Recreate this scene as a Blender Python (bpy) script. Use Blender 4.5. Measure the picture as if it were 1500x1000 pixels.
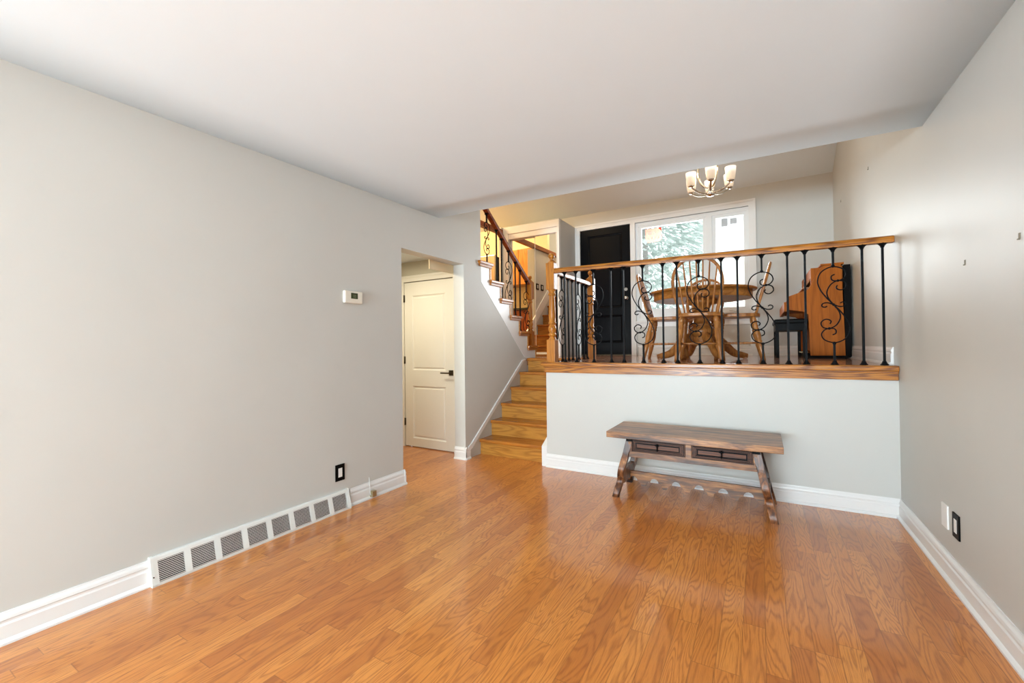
import bpy, bmesh, math, random
from mathutils import Vector, Matrix
random.seed(7)
PI = math.pi
for o in list(bpy.data.objects):
    bpy.data.objects.remove(o)
scn = bpy.context.scene
col = scn.collection

# ------------------------------------------------------------------ measured constants (metres)
XL, XR = -2.739, 0.817          # left / right wall faces
YC, YK, YB = 3.294, 3.869, 6.679  # ceiling edge, knee wall, street wall
HP = 1.040                       # raised floor level
XK = -1.86                       # left end of the knee wall
XW = -3.63                       # far wall of the stairwell
CAM_F = 625.12

# ------------------------------------------------------------------ camera
cam_d = bpy.data.cameras.new('camera'); cam = bpy.data.objects.new('camera', cam_d); col.objects.link(cam)
cam_d.sensor_width = 36.0; cam_d.lens = CAM_F / 1500 * 36.0; cam_d.clip_start = 0.02
yaw, pitch, roll = 0.5273, 0.0097, 0.0118
fwd = Vector((-math.sin(yaw) * math.cos(pitch), math.cos(yaw) * math.cos(pitch), math.sin(pitch)))
rt = Vector((math.cos(yaw), math.sin(yaw), 0)); up = rt.cross(fwd)
cr, sr = math.cos(roll), math.sin(roll)
rt2 = rt * cr - up * sr * 1.0
up2 = rt * sr + up * cr
M = Matrix((rt2, up2, -fwd)).transposed().to_4x4(); M.translation = Vector((0, 0, 1.2112))
cam.matrix_world = M
scn.camera = cam

# ------------------------------------------------------------------ view, world, lights
scn.view_settings.view_transform = 'Standard'; scn.view_settings.look = 'None'
scn.view_settings.gamma = 1.0; scn.view_settings.use_curve_mapping = False
scn.view_settings.exposure = 0.25
w = bpy.data.worlds.new('overcast_sky'); scn.world = w; w.use_nodes = True
w.node_tree.nodes['Background'].inputs[0].default_value = (0.93, 0.97, 1.0, 1)
w.node_tree.nodes['Background'].inputs[1].default_value = 2.6

def area(name, loc, rot, sx, sy, power, color=(1, 1, 1), spread=PI):
    d = bpy.data.lights.new(name, 'AREA'); d.shape = 'RECTANGLE'; d.size = sx; d.size_y = sy
    d.energy = power; d.color = color; d.spread = spread
    o = bpy.data.objects.new(name, d); o.location = loc; o.rotation_euler = rot; col.objects.link(o); return o
def point(name, loc, power, color=(1, 1, 1), r=0.05):
    d = bpy.data.lights.new(name, 'POINT'); d.energy = power; d.color = color; d.shadow_soft_size = r
    o = bpy.data.objects.new(name, d); o.location = loc; col.objects.link(o); return o
# daylight entering by the patio window behind the photographer
area('daylight_patio_window', (-1.75, -6.42, 1.25), (PI / 2, 0, 0), 1.8, 2.1, 92, (1.0, 0.965, 0.93))
area('living_fill_light', (0.2, -3.0, 2.36), (0, 0, 0), 1.2, 1.2, 118, (0.84, 0.95, 1.0))  # added fill out of view, lifts the floor and side walls
area('ceiling_upward_fill', (-1.6, -6.36, 0.6), (PI / 2 + 0.76, 0, 0), 1.8, 1.0, 500, (0.66, 0.87, 1.0), 1.8)  # added cool fill aimed upward to brighten the low ceiling
# daylight entering by the street window of the dining level
area('daylight_street_window', (-0.85, 6.95, 2.35), (-PI / 2 - 0.25, 0, 0), 1.5, 1.25, 80, (0.90, 0.97, 1.0))
# warm ceiling lamps of the kitchen, the upper stair and the lower hall
area('kitchen_ceiling_lamp', (-4.9, 5.3, 3.85), (0, 0, 0), 0.6, 0.6, 84, (1.0, 0.72, 0.36))
area('landing_ceiling_lamp', (-3.2, 4.2, 4.3), (0, 0, 0), 0.5, 0.5, 30, (1.0, 0.82, 0.56))
area('hall_ceiling_lamp', (-3.45, 3.0, 2.20), (0, 0, 0), 0.35, 0.35, 17, (1.0, 0.90, 0.66))

# ------------------------------------------------------------------ node helpers
class NT:
    def __init__(s, name):
        s.m = bpy.data.materials.new(name); s.m.use_nodes = True; s.t = s.m.node_tree; s.N = s.t.nodes; s.L = s.t.links
        s.b = s.N['Principled BSDF']
    def n(s, typ, props=None, **ins):
        x = s.N.new(typ)
        for k, v in (props or {}).items(): setattr(x, k, v)
        for k, v in ins.items():
            s.set(x, k, v)
        return x
    def set(s, x, k, v):
        key = int(k[1:]) if k[0] == '_' and k[1:].isdigit() else k.replace('_', ' ')
        i = x.inputs[key]
        if hasattr(v, 'outputs'): v = v.outputs[0]
        if isinstance(v, bpy.types.NodeSocket): s.L.new(v, i)
        else: i.default_value = v
    def math(s, op, a, b=0.0, c=None):
        x = s.n('ShaderNodeMath', {'operation': op}); s.set(x, '_0', a); s.set(x, '_1', b)
        if c is not None: s.set(x, '_2', c)
        return x.outputs[0]
    def ramp(s, f, stops, interp='LINEAR'):
        x = s.n('ShaderNodeValToRGB'); s.set(x, '_0', f); e = x.color_ramp.elements; x.color_ramp.interpolation = interp
        while len(e) < len(stops): e.new(0.5)
        for q, (p, c) in zip(e, stops): q.position = p; q.color = (c[0], c[1], c[2], 1)
        return x.outputs[0]
    def mix(s, f, a, b, mode='MIX'):
        x = s.n('ShaderNodeMix', {'data_type': 'RGBA', 'blend_type': mode})
        s.set(x, '_0', f)
        for i, v in ((6, a), (7, b)):
            if isinstance(v, (tuple, list)): x.inputs[i].default_value = (v[0], v[1], v[2], 1)
            else: s.L.new(v, x.inputs[i])
        return x.outputs[2]
    def coords(s):
        return s.n('ShaderNodeTexCoord').outputs['Object']
    def sep(s, v):
        x = s.n('ShaderNodeSeparateXYZ'); s.set(x, '_0', v); return x.outputs
    def comb(s, a, b, c):
        x = s.n('ShaderNodeCombineXYZ'); s.set(x, '_0', a); s.set(x, '_1', b); s.set(x, '_2', c); return x.outputs[0]
    def noise(s, v, scale, detail=2.0, rough=0.5, dist=0.0):
        x = s.n('ShaderNodeTexNoise'); s.set(x, 'Vector', v); s.set(x, 'Scale', scale); s.set(x, 'Detail', detail)
        s.set(x, 'Roughness', rough); s.set(x, 'Distortion', dist); return x.outputs[0]
    def bump(s, h, strength, dist=0.01):
        x = s.n('ShaderNodeBump'); s.set(x, 'Height', h); s.set(x, 'Strength', strength); s.set(x, 'Distance', dist)
        s.L.new(x.outputs[0], s.b.inputs['Normal'])
    def out(s, color=None, rough=None, metal=None, spec=None, coat=None, coat_rough=None):
        for k, v in (('Base Color', color), ('Roughness', rough), ('Metallic', metal), ('Specular IOR Level', spec),
                     ('Coat Weight', coat), ('Coat Roughness', coat_rough)):
            if v is None: continue
            i = s.b.inputs[k]
            if isinstance(v, bpy.types.NodeSocket): s.L.new(v, i)
            elif isinstance(v, (tuple, list)): i.default_value = (v[0], v[1], v[2], 1)
            else: i.default_value = v
        return s.m

def S(r, g, b):   # sRGB 0-255 -> linear
    f = lambda c: ((c / 255 + 0.055) / 1.055) ** 2.4 if c > 10.3 else c / 255 / 12.92
    return (f(r), f(g), f(b))

def plain(name, c, rough=0.5, metal=0.0, spec=0.5, bump=0.0, bscale=200, var=0.04, coat=0.0):
    t = NT(name); v = t.coords(); nz = t.noise(v, 6, 3)
    lo = tuple(x * (1 - var) for x in c); hi = tuple(min(1, x * (1 + var)) for x in c)
    cc = t.mix(nz, lo, hi)
    if bump: t.bump(t.noise(v, bscale, 2), bump, 0.002)
    return t.out(cc, rough, metal, spec, coat, 0.08)

def wood(name, dark, mid, light, axis='X', rough=0.34, rings=9.0, cross=9.0, along=1.1, coat=0.08, contrast=1.0, fine=0.35, spec=0.35):
    t = NT(name); x, y, z = t.sep(t.coords())
    a, b, c = {'X': (x, y, z), 'Y': (y, x, z), 'Z': (z, x, y)}[axis]
    v = t.comb(t.math('MULTIPLY', a, along), t.math('MULTIPLY', b, cross), t.math('MULTIPLY', c, cross))
    n1 = t.noise(v, 1.0, 1.5, 0.45)
    g = t.math('SINE', t.math('MULTIPLY', n1, rings * 6.28))
    g = t.math('POWER', t.math('MULTIPLY_ADD', g, 0.5, 0.5), 2.2)
    v2 = t.comb(t.math('MULTIPLY', a, 6), t.math('MULTIPLY', b, 160), t.math('MULTIPLY', c, 160))
    fn = t.noise(v2, 1.0, 3, 0.6)
    big = t.noise(v, 0.7, 2)
    base = t.mix(big, light, mid)
    cc = t.mix(t.math('MULTIPLY', g, 0.55 * contrast), base, dark)
    pore = t.math('MULTIPLY', t.ramp(fn, [(0.35, (1, 1, 1)), (0.55, (0, 0, 0))]), fine)
    cc = t.mix(pore, cc, dark)
    t.bump(fn, 0.06, 0.002)
    return t.out(cc, rough, 0, spec, coat, 0.12)

# ------------------------------------------------------------------ materials
def wall_paint(name, c):
    t = NT(name); v = t.coords()
    n1 = t.noise(v, 0.9, 3, 0.55); n2 = t.noise(v, 5, 4, 0.6)
    cc = t.mix(t.ramp(n1, [(0.3, (0, 0, 0)), (0.7, (1, 1, 1))]), tuple(q * 0.97 for q in c), tuple(q * 1.03 for q in c))
    cc = t.mix(t.math('MULTIPLY', t.ramp(n2, [(0.62, (0, 0, 0)), (0.75, (1, 1, 1))]), 0.05), cc, (0.35, 0.33, 0.30))
    t.bump(t.noise(v, 260, 2), 0.05, 0.001)
    return t.out(cc, 0.42, 0, 0.35)
M_wall = wall_paint('grey_wall_paint', (0.575, 0.565, 0.53))
M_wallR = M_wall
M_yellow = plain('warm_cream_wall_paint', (0.82, 0.67, 0.42), 0.6)
M_ceil = plain('white_ceiling_paint', (0.75, 0.82, 0.86), 0.8, var=0.01)
M_hallw = plain('hall_wall_paint', (0.58, 0.55, 0.46), 0.6)
M_trim = plain('white_gloss_trim', (0.78, 0.77, 0.755), 0.28, var=0.01)
M_door = plain('white_satin_door', (0.82, 0.80, 0.74), 0.35, var=0.01)
M_black_door = plain('black_gloss_door', (0.003, 0.0035, 0.005), 0.25, spec=0.12, bump=0.02, bscale=90, var=0.1)
M_iron = plain('black_iron', (0.005, 0.0055, 0.0065), 0.50, 0.0, 0.08, var=0.2)
M_black = plain('black_plastic', (0.004, 0.004, 0.004), 0.4, spec=0.06, var=0.1)
M_white = plain('white_plastic', (0.80, 0.79, 0.76), 0.35, var=0.01)
M_cream = plain('cream_plastic', (0.78, 0.74, 0.64), 0.4, var=0.02)
M_lcd = plain('green_lcd', (0.045, 0.055, 0.02), 0.25)
M_lcd2 = plain('lcd_digits', (0.13, 0.15, 0.07), 0.4)
M_nickel = plain('brushed_nickel', (0.55, 0.51, 0.44), 0.24, 1.0, var=0.05)
M_chrome = plain('polished_metal', (0.75, 0.74, 0.72), 0.12, 1.0, var=0.02)
M_bronze = plain('dark_bronze', (0.09, 0.075, 0.05), 0.35, 0.9)
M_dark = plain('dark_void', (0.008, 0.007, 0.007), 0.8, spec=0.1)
M_register = plain('white_register_enamel', (0.74, 0.745, 0.71), 0.4, var=0.02)
M_leather = plain('black_leather', (0.005, 0.005, 0.005), 0.45, spec=0.1, bump=0.3, bscale=160, var=0.2)
M_brass = plain('dull_brass', (0.5, 0.42, 0.25), 0.35, 0.9)
M_bark = plain('snowy_bark', (0.42, 0.40, 0.38), 0.8)
M_hook = plain('tarnished_hook', (0.16, 0.14, 0.10), 0.6)
M_snow = plain('snow', (0.86, 0.88, 0.90), 0.8)
M_siding = plain('white_siding', (0.86, 0.85, 0.82), 0.6)
M_siding2 = plain('cream_siding', (0.83, 0.79, 0.70), 0.6)
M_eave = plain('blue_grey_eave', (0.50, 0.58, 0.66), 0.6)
M_farwin = plain('far_window_grey', (0.48, 0.50, 0.52), 0.3)
M_frame = plain('vinyl_window_frame', (0.78, 0.79, 0.79), 0.35, var=0.01)
M_cabinet = wood('honey_cabinet', (0.30, 0.10, 0.02), (0.52, 0.20, 0.04), (0.62, 0.27, 0.06), 'Z')
M_cabinet2 = wood('cherry_cabinet', (0.10, 0.02, 0.006), (0.25, 0.055, 0.015), (0.30, 0.07, 0.02), 'Z')
M_counter = plain('black_counter', (0.02, 0.02, 0.02), 0.2)
M_steel = plain('fridge_steel', (0.62, 0.60, 0.56), 0.3, 0.9)

OD, OM, OL = (0.17, 0.045, 0.004), (0.43, 0.145, 0.012), (0.52, 0.20, 0.022)
M_oakX = wood('oak_rail_x', (0.12, 0.028, 0.003), OM, OL, 'X', rings=8, cross=18, along=1.2, contrast=1.5, fine=0.5)
M_oakY = wood('oak_rail_y', OD, OM, OL, 'Y', rings=7, cross=14, along=1.2)
M_oakZ = wood('oak_post_z', OD, OM, OL, 'Z', rings=7, cross=12, along=1.6, contrast=0.8)
M_redoak = wood('red_oak_rail', (0.07, 0.012, 0.004), (0.24, 0.045, 0.012), (0.33, 0.075, 0.018), 'Y', rings=5, cross=14)
M_tread = wood('oak_tread', (0.20, 0.05, 0.008), (0.44, 0.15, 0.022), (0.50, 0.19, 0.03), 'X', rough=0.22, rings=8, cross=9, along=1.0, contrast=0.9)
M_riser = wood('oak_riser', (0.22, 0.07, 0.01), (0.50, 0.21, 0.035), (0.58, 0.27, 0.05), 'X', rough=0.3, rings=8, cross=11, along=1.3, contrast=0.9)
M_utread = wood('oak_upper_tread', (0.18, 0.05, 0.02), (0.42, 0.17, 0.08), (0.50, 0.23, 0.13), 'Y', rough=0.3, rings=4)
M_chairwood = wood('golden_oak_furniture', (0.15, 0.045, 0.008), (0.38, 0.14, 0.028), (0.48, 0.20, 0.05), 'Z', rings=5, cross=14, along=2.0, coat=0.1)
M_tablewood = wood('golden_oak_tabletop', (0.17, 0.05, 0.008), (0.42, 0.16, 0.028), (0.48, 0.20, 0.04), 'X', rings=6, cross=10)
M_piano = wood('cherry_piano', (0.13, 0.03, 0.004), (0.42, 0.11, 0.010), (0.50, 0.145, 0.014), 'Z', rings=4, cross=10, contrast=0.6, fine=0.25, rough=0.5, coat=0.0, spec=0.12)

def bench_wood(name, axis, stops=[(0.30, (0.030, 0.020, 0.016)), (0.42, (0.14, 0.06, 0.028)), (0.52, (0.34, 0.145, 0.050)), (0.68, (0.54, 0.26, 0.095))]):
    t = NT(name); x, y, z = t.sep(t.coords())
    a, b, c = {'X': (x, y, z), 'Y': (y, x, z), 'Z': (z, x, y)}[axis]
    v = t.comb(t.math('MULTIPLY', a, 2.2), t.math('MULTIPLY', b, 16), t.math('MULTIPLY', c, 16))
    n1 = t.noise(v, 1.0, 4, 0.6, 0.6)
    v2 = t.comb(t.math('MULTIPLY', a, 9), t.math('MULTIPLY', b, 130), t.math('MULTIPLY', c, 130))
    n2 = t.noise(v2, 1.0, 3, 0.6)
    cc = t.ramp(n1, stops)
    cc = t.mix(t.math('MULTIPLY', t.ramp(n2, [(0.4, (1, 1, 1)), (0.52, (0, 0, 0))]), 0.5), cc, (0.04, 0.02, 0.015))
    t.bump(n2, 0.15, 0.002)
    return t.out(cc, 0.36, 0, 0.45, 0.15, 0.2)
M_benchX = bench_wood('distressed_walnut_x', 'X')
M_benchZ = bench_wood('distressed_walnut_z', 'Z', [(0.34, (0.012, 0.006, 0.004)), (0.46, (0.075, 0.024, 0.009)), (0.56, (0.24, 0.085, 0.026)), (0.70, (0.46, 0.21, 0.08))])
M_benchD = wood('dark_walnut_drawer', (0.015, 0.004, 0.002), (0.10, 0.028, 0.008), (0.16, 0.050, 0.015), 'X', rings=5, cross=25, coat=0.0, rough=0.4)

def oak_floor():
    t = NT('oak_strip_floor'); x, y, z = t.sep(t.coords())
    W = 0.083
    u = t.math('DIVIDE', x, W); row = t.math('FLOOR', u); fx = t.math('SUBTRACT', u, row)
    r1 = t.n('ShaderNodeTexWhiteNoise', {'noise_dimensions': '1D'}); t.set(r1, 'W', row)
    ln = t.math('MULTIPLY_ADD', r1.outputs[0], 0.35, 0.62)
    off = t.math('MULTIPLY', t.math('FRACT', t.math('MULTIPLY', r1.outputs[0], 37.7)), 5.0)
    vv = t.math('ADD', t.math('DIVIDE', y, ln), off); brick = t.math('FLOOR', vv); fy = t.math('SUBTRACT', vv, brick)
    r2 = t.n('ShaderNodeTexWhiteNoise', {'noise_dimensions': '2D'}); t.set(r2, 'Vector', t.comb(row, brick, 0.0))
    rnd = r2.outputs[0]; rc = t.n('ShaderNodeSeparateColor'); t.L.new(r2.outputs[1], rc.inputs[0])
    ra, rb = rc.outputs[0], rc.outputs[1]
    # cathedral grain: contour lines of a stretched noise field, shifted per board
    gv = t.comb(t.math('MULTIPLY', x, t.math('MULTIPLY_ADD', ra, 9.0, 5.0)), t.math('MULTIPLY_ADD', y, 1.15, t.math('MULTIPLY', rnd, 60.0)), t.math('MULTIPLY', rb, 40.0))
    n1 = t.noise(gv, 1.0, 2.4, 0.42, 0.25)
    k = t.math('MULTIPLY_ADD', rb, 70.0, 105.0)
    g = t.math('MULTIPLY_ADD', t.math('SINE', t.math('MULTIPLY', n1, k)), 0.5, 0.5)
    g = t.math('POWER', g, 2.6)
    brk = t.noise(t.comb(t.math('MULTIPLY', x, 120), t.math('MULTIPLY', y, 14), 0.0), 1.0, 3, 0.6)
    g = t.math('MULTIPLY', g, t.ramp(brk, [(0.28, (0.35, 0.35, 0.35)), (0.60, (1, 1, 1))]))
    pore = t.noise(t.comb(t.math('MULTIPLY', x, 380), t.math('MULTIPLY', y, 16), rnd), 1.0, 2, 0.6)
    base = t.ramp(rnd, [(0.0, (0.50, 0.155, 0.026)), (0.3, (0.61, 0.21, 0.033)), (0.7, (0.72, 0.265, 0.042)), (1.0, (0.82, 0.34, 0.060))])
    base = t.mix(t.math('MULTIPLY', ra, 0.35), base, (0.50, 0.150, 0.045))
    cc = t.mix(t.math('MULTIPLY', g, 0.62), base, (0.29, 0.072, 0.013))
    cc = t.mix(t.math('MULTIPLY', t.ramp(pore, [(0.38, (1, 1, 1)), (0.52, (0, 0, 0))]), 0.20), cc, (0.20, 0.055, 0.016))
    ex = t.math('MINIMUM', fx, t.math('SUBTRACT', 1.0, fx))
    ey = t.math('MULTIPLY', t.math('MINIMUM', fy, t.math('SUBTRACT', 1.0, fy)), t.math('DIVIDE', ln, W))
    e = t.math('MINIMUM', ex, ey)
    gap = t.ramp(e, [(0.0, (1, 1, 1)), (0.018, (0.4, 0.4, 0.4)), (0.03, (0, 0, 0))])
    cc = t.mix(t.math('MULTIPLY', gap, 0.5), cc, (0.10, 0.03, 0.01))
    t.bump(t.math('SUBTRACT', t.math('MULTIPLY', pore, 0.05), gap), 0.10, 0.002)
    return t.out(cc, 0.38, 0, 0.3, 0.85, 0.13)
M_floor = oak_floor()

def tile_floor():
    t = NT('foyer_tile'); v = t.coords()
    mp = t.n('ShaderNodeMapping'); t.set(mp, 'Vector', v); mp.inputs['Rotation'].default_value = (0, 0, PI / 4)
    b = t.n('ShaderNodeTexBrick', {'offset': 0.0}); t.set(b, 'Vector', mp.outputs[0]); t.set(b, 'Scale', 1.0)
    t.set(b, 'Brick_Width', 0.32); t.set(b, 'Row_Height', 0.32); t.set(b, 'Mortar_Size', 0.006)
    b.inputs['Color1'].default_value = (0.30, 0.13, 0.07, 1); b.inputs['Color2'].default_value = (0.36, 0.17, 0.10, 1); b.inputs['Mortar'].default_value = (0.66, 0.58, 0.50, 1)
    cc = t.mix(t.math('MULTIPLY', t.noise(v, 14, 4, 0.6), 0.5), b.outputs[0], (0.42, 0.24, 0.17))
    return t.out(cc, 0.14, 0, 0.6, 0.3, 0.06)
M_tile = tile_floor()

def glass_mat():
    t = NT('window_glass'); t.N.remove(t.b)
    a = t.n('ShaderNodeBsdfTransparent'); g = t.n('ShaderNodeBsdfGlossy'); g.inputs['Roughness'].default_value = 0.02
    f = t.n('ShaderNodeFresnel'); f.inputs[0].default_value = 1.45
    m = t.n('ShaderNodeMixShader'); t.set(m, '_0', f.outputs[0]); t.L.new(a.outputs[0], m.inputs[1]); t.L.new(g.outputs[0], m.inputs[2])
    t.L.new(m.outputs[0], t.N['Material Output'].inputs[0]); return t.m
M_glass = glass_mat()
def mirror_mat():
    t = NT('mirror_silver'); return t.out((0.90, 0.90, 0.88), 0.0, 1.0)
M_mirror = mirror_mat()
def paper_mat(name, c, tr=0.55, thin=0.0):
    t = NT(name); t.N.remove(t.b)
    d = t.n('ShaderNodeBsdfDiffuse'); tl = t.n('ShaderNodeBsdfTranslucent')
    nz = t.mix(t.noise(t.coords(), 30, 2), tuple(q * 0.97 for q in c), c)
    t.L.new(nz, d.inputs[0]); t.L.new(nz, tl.inputs[0])
    m = t.n('ShaderNodeMixShader'); m.inputs[0].default_value = tr; t.L.new(d.outputs[0], m.inputs[1]); t.L.new(tl.outputs[0], m.inputs[2])
    if thin:
        tp = t.n('ShaderNodeBsdfTransparent'); tp.inputs[0].default_value = (1, 0.93, 0.90, 1) if c[2] < c[0] * 0.9 else (1, 1, 1, 1)
        m2 = t.n('ShaderNodeMixShader'); m2.inputs[0].default_value = thin; t.L.new(m.outputs[0], m2.inputs[1]); t.L.new(tp.outputs[0], m2.inputs[2]); m = m2
    t.L.new(m.outputs[0], t.N['Material Output'].inputs[0]); return t.m
M_sticker = paper_mat('orange_decal_film', (1.0, 0.50, 0.40), 0.6, 0.3); M_sticker2 = paper_mat('white_decal_print', (1.0, 0.97, 0.95), 0.5); M_sticker3 = paper_mat('red_decal_corner', (0.9, 0.14, 0.07))
M_leaf = paper_mat('snowy_glare_needles', (0.66, 0.73, 0.70), 0.5)  # snow on the needles, plus outdoor glare put into the pale colour
def shade_mat():
    t = NT('lit_frosted_glass'); x, y, z = t.sep(t.coords())
    f = t.ramp(t.math('MULTIPLY_ADD', z, 7.0, 0.0), [(0.0, (0, 0, 0)), (0.55, (0.35, 0.35, 0.35)), (0.72, (1, 1, 1))])
    cc = t.mix(f, (1.0, 0.74, 0.50), (1.0, 0.90, 0.76))
    t.L.new(cc, t.b.inputs['Emission Color'])
    t.L.new(t.math('MULTIPLY_ADD', f, 0.60, 0.30), t.b.inputs['Emission Strength'])
    return t.out((0.80, 0.74, 0.66), 0.35)
M_shade = shade_mat()

# ------------------------------------------------------------------ mesh helpers
BC = [0]
def box(bm, x0, x1, y0, y1, z0, z1, bev=0.0):
    BC[0] += 1; e_ = 0.00009 * (BC[0] * 5 % 11)     # keeps neighbouring boxes from sharing a plane
    if x0 > x1: x0, x1 = x1, x0
    if y0 > y1: y0, y1 = y1, y0
    if z0 > z1: z0, z1 = z1, z0
    x0 -= e_; y0 -= e_; z0 -= e_; x1 += e_; y1 += e_; z1 += e_
    v = [bm.verts.new(p) for p in ((x0, y0, z0), (x1, y0, z0), (x1, y1, z0), (x0, y1, z0), (x0, y0, z1), (x1, y0, z1), (x1, y1, z1), (x0, y1, z1))]
    fs = [bm.faces.new([v[i] for i in q]) for q in ((0, 3, 2, 1), (4, 5, 6, 7), (0, 1, 5, 4), (1, 2, 6, 5), (2, 3, 7, 6), (3, 0, 4, 7))]
    if bev:
        es = list({e for f in fs for e in f.edges})
        bmesh.ops.bevel(bm, geom=es, offset=bev, segments=2, profile=0.6, affect='EDGES')
def prism(bm, pts, ax, a, b, bev=0.0):
    """extrude a 2D outline along axis ax: X -> (y,z), Y -> (x,z), Z -> (x,y)"""
    f3 = {'X': lambda p, t: (t, p[0], p[1]), 'Y': lambda p, t: (p[0], t, p[1]), 'Z': lambda p, t: (p[0], p[1], t)}[ax]
    va = [bm.verts.new(f3(p, a)) for p in pts]; vb = [bm.verts.new(f3(p, b)) for p in pts]
    n = len(pts)
    BC[0] += 1; e_ = 0.00006 * (BC[0] * 5 % 11); q_ = 'XYZ'.index(ax); sg = 1 if b > a else -1
    for v_ in va: v_.co[q_] -= sg * e_
    for v_ in vb: v_.co[q_] += sg * e_
    fs = [bm.faces.new(va), bm.faces.new(vb[::-1])]
    for i in range(n): fs.append(bm.faces.new((va[i], vb[i], vb[(i + 1) % n], va[(i + 1) % n])))
    bmesh.ops.recalc_face_normals(bm, faces=fs)
    if bev:
        es = list(set(list(fs[0].edges) + list(fs[1].edges)))
        bmesh.ops.bevel(bm, geom=es, offset=bev, segments=2, profile=0.6, affect='EDGES')
def ring_frame(d):
    d = d.normalized(); a = Vector((0, 0, 1)) if abs(d.z) < 0.9 else Vector((1, 0, 0))
    u = d.cross(a).normalized(); return u, u.cross(d).normalized()
def lathe(bm, p0, p1, prof, n=14):
    """turned shape from p0 to p1, prof = [(t, radius)]"""
    p0, p1 = Vector(p0), Vector(p1); d = p1 - p0; u, v = ring_frame(d); rings = []
    for t, r in prof:
        c = p0 + d * t
        rings.append([bm.verts.new(c + (u * math.cos(2 * PI * i / n) + v * math.sin(2 * PI * i / n)) * max(r, 1e-4)) for i in range(n)])
    for a, b in zip(rings, rings[1:]):
        for i in range(n):
            f = bm.faces.new((a[i], a[(i + 1) % n], b[(i + 1) % n], b[i])); f.smooth = True
    bm.faces.new(rings[0][::-1]); bm.faces.new(rings[-1])
def cyl(bm, p0, p1, r, n=12): lathe(bm, p0, p1, [(0, r), (1, r)], n)
def sphere(bm, c, r, n=14):
    c = Vector(c); lathe(bm, c - Vector((0, 0, r)), c + Vector((0, 0, r)), [((1 - math.cos(PI * i / n)) / 2, r * math.sin(PI * i / n)) for i in range(n + 1)], n + 4)
def catmull(pts, sub=6):
    P = [Vector(p) for p in pts]; out = []
    for i in range(len(P) - 1):
        a = P[i - 1] if i > 0 else P[0] * 2 - P[1]; b, c = P[i], P[i + 1]; d = P[i + 2] if i + 2 < len(P) else P[-1] * 2 - P[-2]
        for k in range(sub):
            t = k / sub
            out.append(0.5 * ((2 * b) + (c - a) * t + (2 * a - 5 * b + 4 * c - d) * t * t + (3 * b - a - 3 * c + d) * t ** 3))
    out.append(P[-1]); return out
def tube(bm, pts, r, n=8, ref=None, flat=1.0):
    pts = [Vector(p) for p in pts]; rings = []; u = None
    for i, p in enumerate(pts):
        d = (pts[min(i + 1, len(pts) - 1)] - pts[max(i - 1, 0)]).normalized()
        if ref is not None:
            u = (Vector(ref) - d * d.dot(Vector(ref))).normalized()
        elif u is None: u, _ = ring_frame(d)
        else: u = (u - d * d.dot(u)).normalized()
        v = d.cross(u); rr = r[i] if isinstance(r, (list, tuple)) else r
        rings.append([bm.verts.new(p + u * math.cos(2 * PI * k / n) * rr * flat + v * math.sin(2 * PI * k / n) * rr) for k in range(n)])
    for a, b in zip(rings, rings[1:]):
        for k in range(n):
            f = bm.faces.new((a[k], a[(k + 1) % n], b[(k + 1) % n], b[k])); f.smooth = True
    bm.faces.new(rings[0][::-1]); bm.faces.new(rings[-1])
def beam(bm, p0, p1, prof, side):
    """extrude a cross-section prof [(across, up)] from p0 to p1"""
    p0, p1 = Vector(p0), Vector(p1); d = (p1 - p0).normalized(); s = Vector(side).normalized(); uu = s.cross(d)
    if uu.z < 0: uu = -uu
    A = [bm.verts.new(p0 + s * a + uu * b) for a, b in prof]; B = [bm.verts.new(p1 + s * a + uu * b) for a, b in prof]
    fs = [bm.faces.new(A), bm.faces.new(B[::-1])]
    n = len(prof)
    for i in range(n): fs.append(bm.faces.new((A[i], B[i], B[(i + 1) % n], A[(i + 1) % n])))
    bmesh.ops.recalc_face_normals(bm, faces=fs)
def mk(): return bmesh.new()
def obj(name, bm, mat, parent=None, loc=(0, 0, 0), rotz=0.0):
    bmesh.ops.recalc_face_normals(bm, faces=bm.faces[:])
    me = bpy.data.meshes.new(name); bm.to_mesh(me); bm.free(); me.materials.append(mat)
    o = bpy.data.objects.new(name, me); col.objects.link(o); o.location = loc; o.rotation_euler = (0, 0, rotz)
    if parent: o.parent = parent
    return o
def tag(o, label=None, cat=None, group=None, kind=None):
    if label: o['label'] = label
    if cat: o['category'] = cat
    if group: o['group'] = group
    if kind: o['kind'] = kind
    return o
def thing(name, label, cat, loc=(0, 0, 0), rotz=0.0, group=None):
    o = bpy.data.objects.new(name, None); col.objects.link(o); o.location = loc; o.rotation_euler = (0, 0, rotz); o.empty_display_size = 0.1
    return tag(o, label, cat, group)
def struct(name, bm, mat, label=None, cat=None):
    o = obj(name, bm, mat); tag(o, label, cat, kind='structure'); return o
def sthing(name, label, cat):
    o = thing(name, label, cat); o['kind'] = 'structure'; return o
def copy_tree(o, parent=None):
    c = o.copy(); col.objects.link(c); c.parent = parent
    for ch in [q for q in bpy.data.objects if q.parent == o]: copy_tree(ch, c)
    return c
def bx(*a, **k):
    bm = mk(); box(bm, *a, **k); return bm

# ================================================================== THE SETTING
def vault(y): return 3.352 + 0.53 * (YB - y)
# floors
struct('floor', bx(-4.9, XR + 0.02, -6.6, 5.2, -0.08, 0.0), M_floor, 'glossy orange oak strip floor of the living room', 'floor')
bm = mk()
box(bm, XK + 0.0, XR + 0.02, YK + 0.02, YB + 0.1, HP - 0.10, HP)
box(bm, -6.4, XK, 5.17, YB + 0.1, HP - 0.10, HP)
box(bm, -6.4, XW - 0.14, 4.1, 5.17, HP - 0.10, HP)
struct('floor', bm, M_tile, 'glossy brown tile floor of the raised dining level', 'floor')
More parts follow.
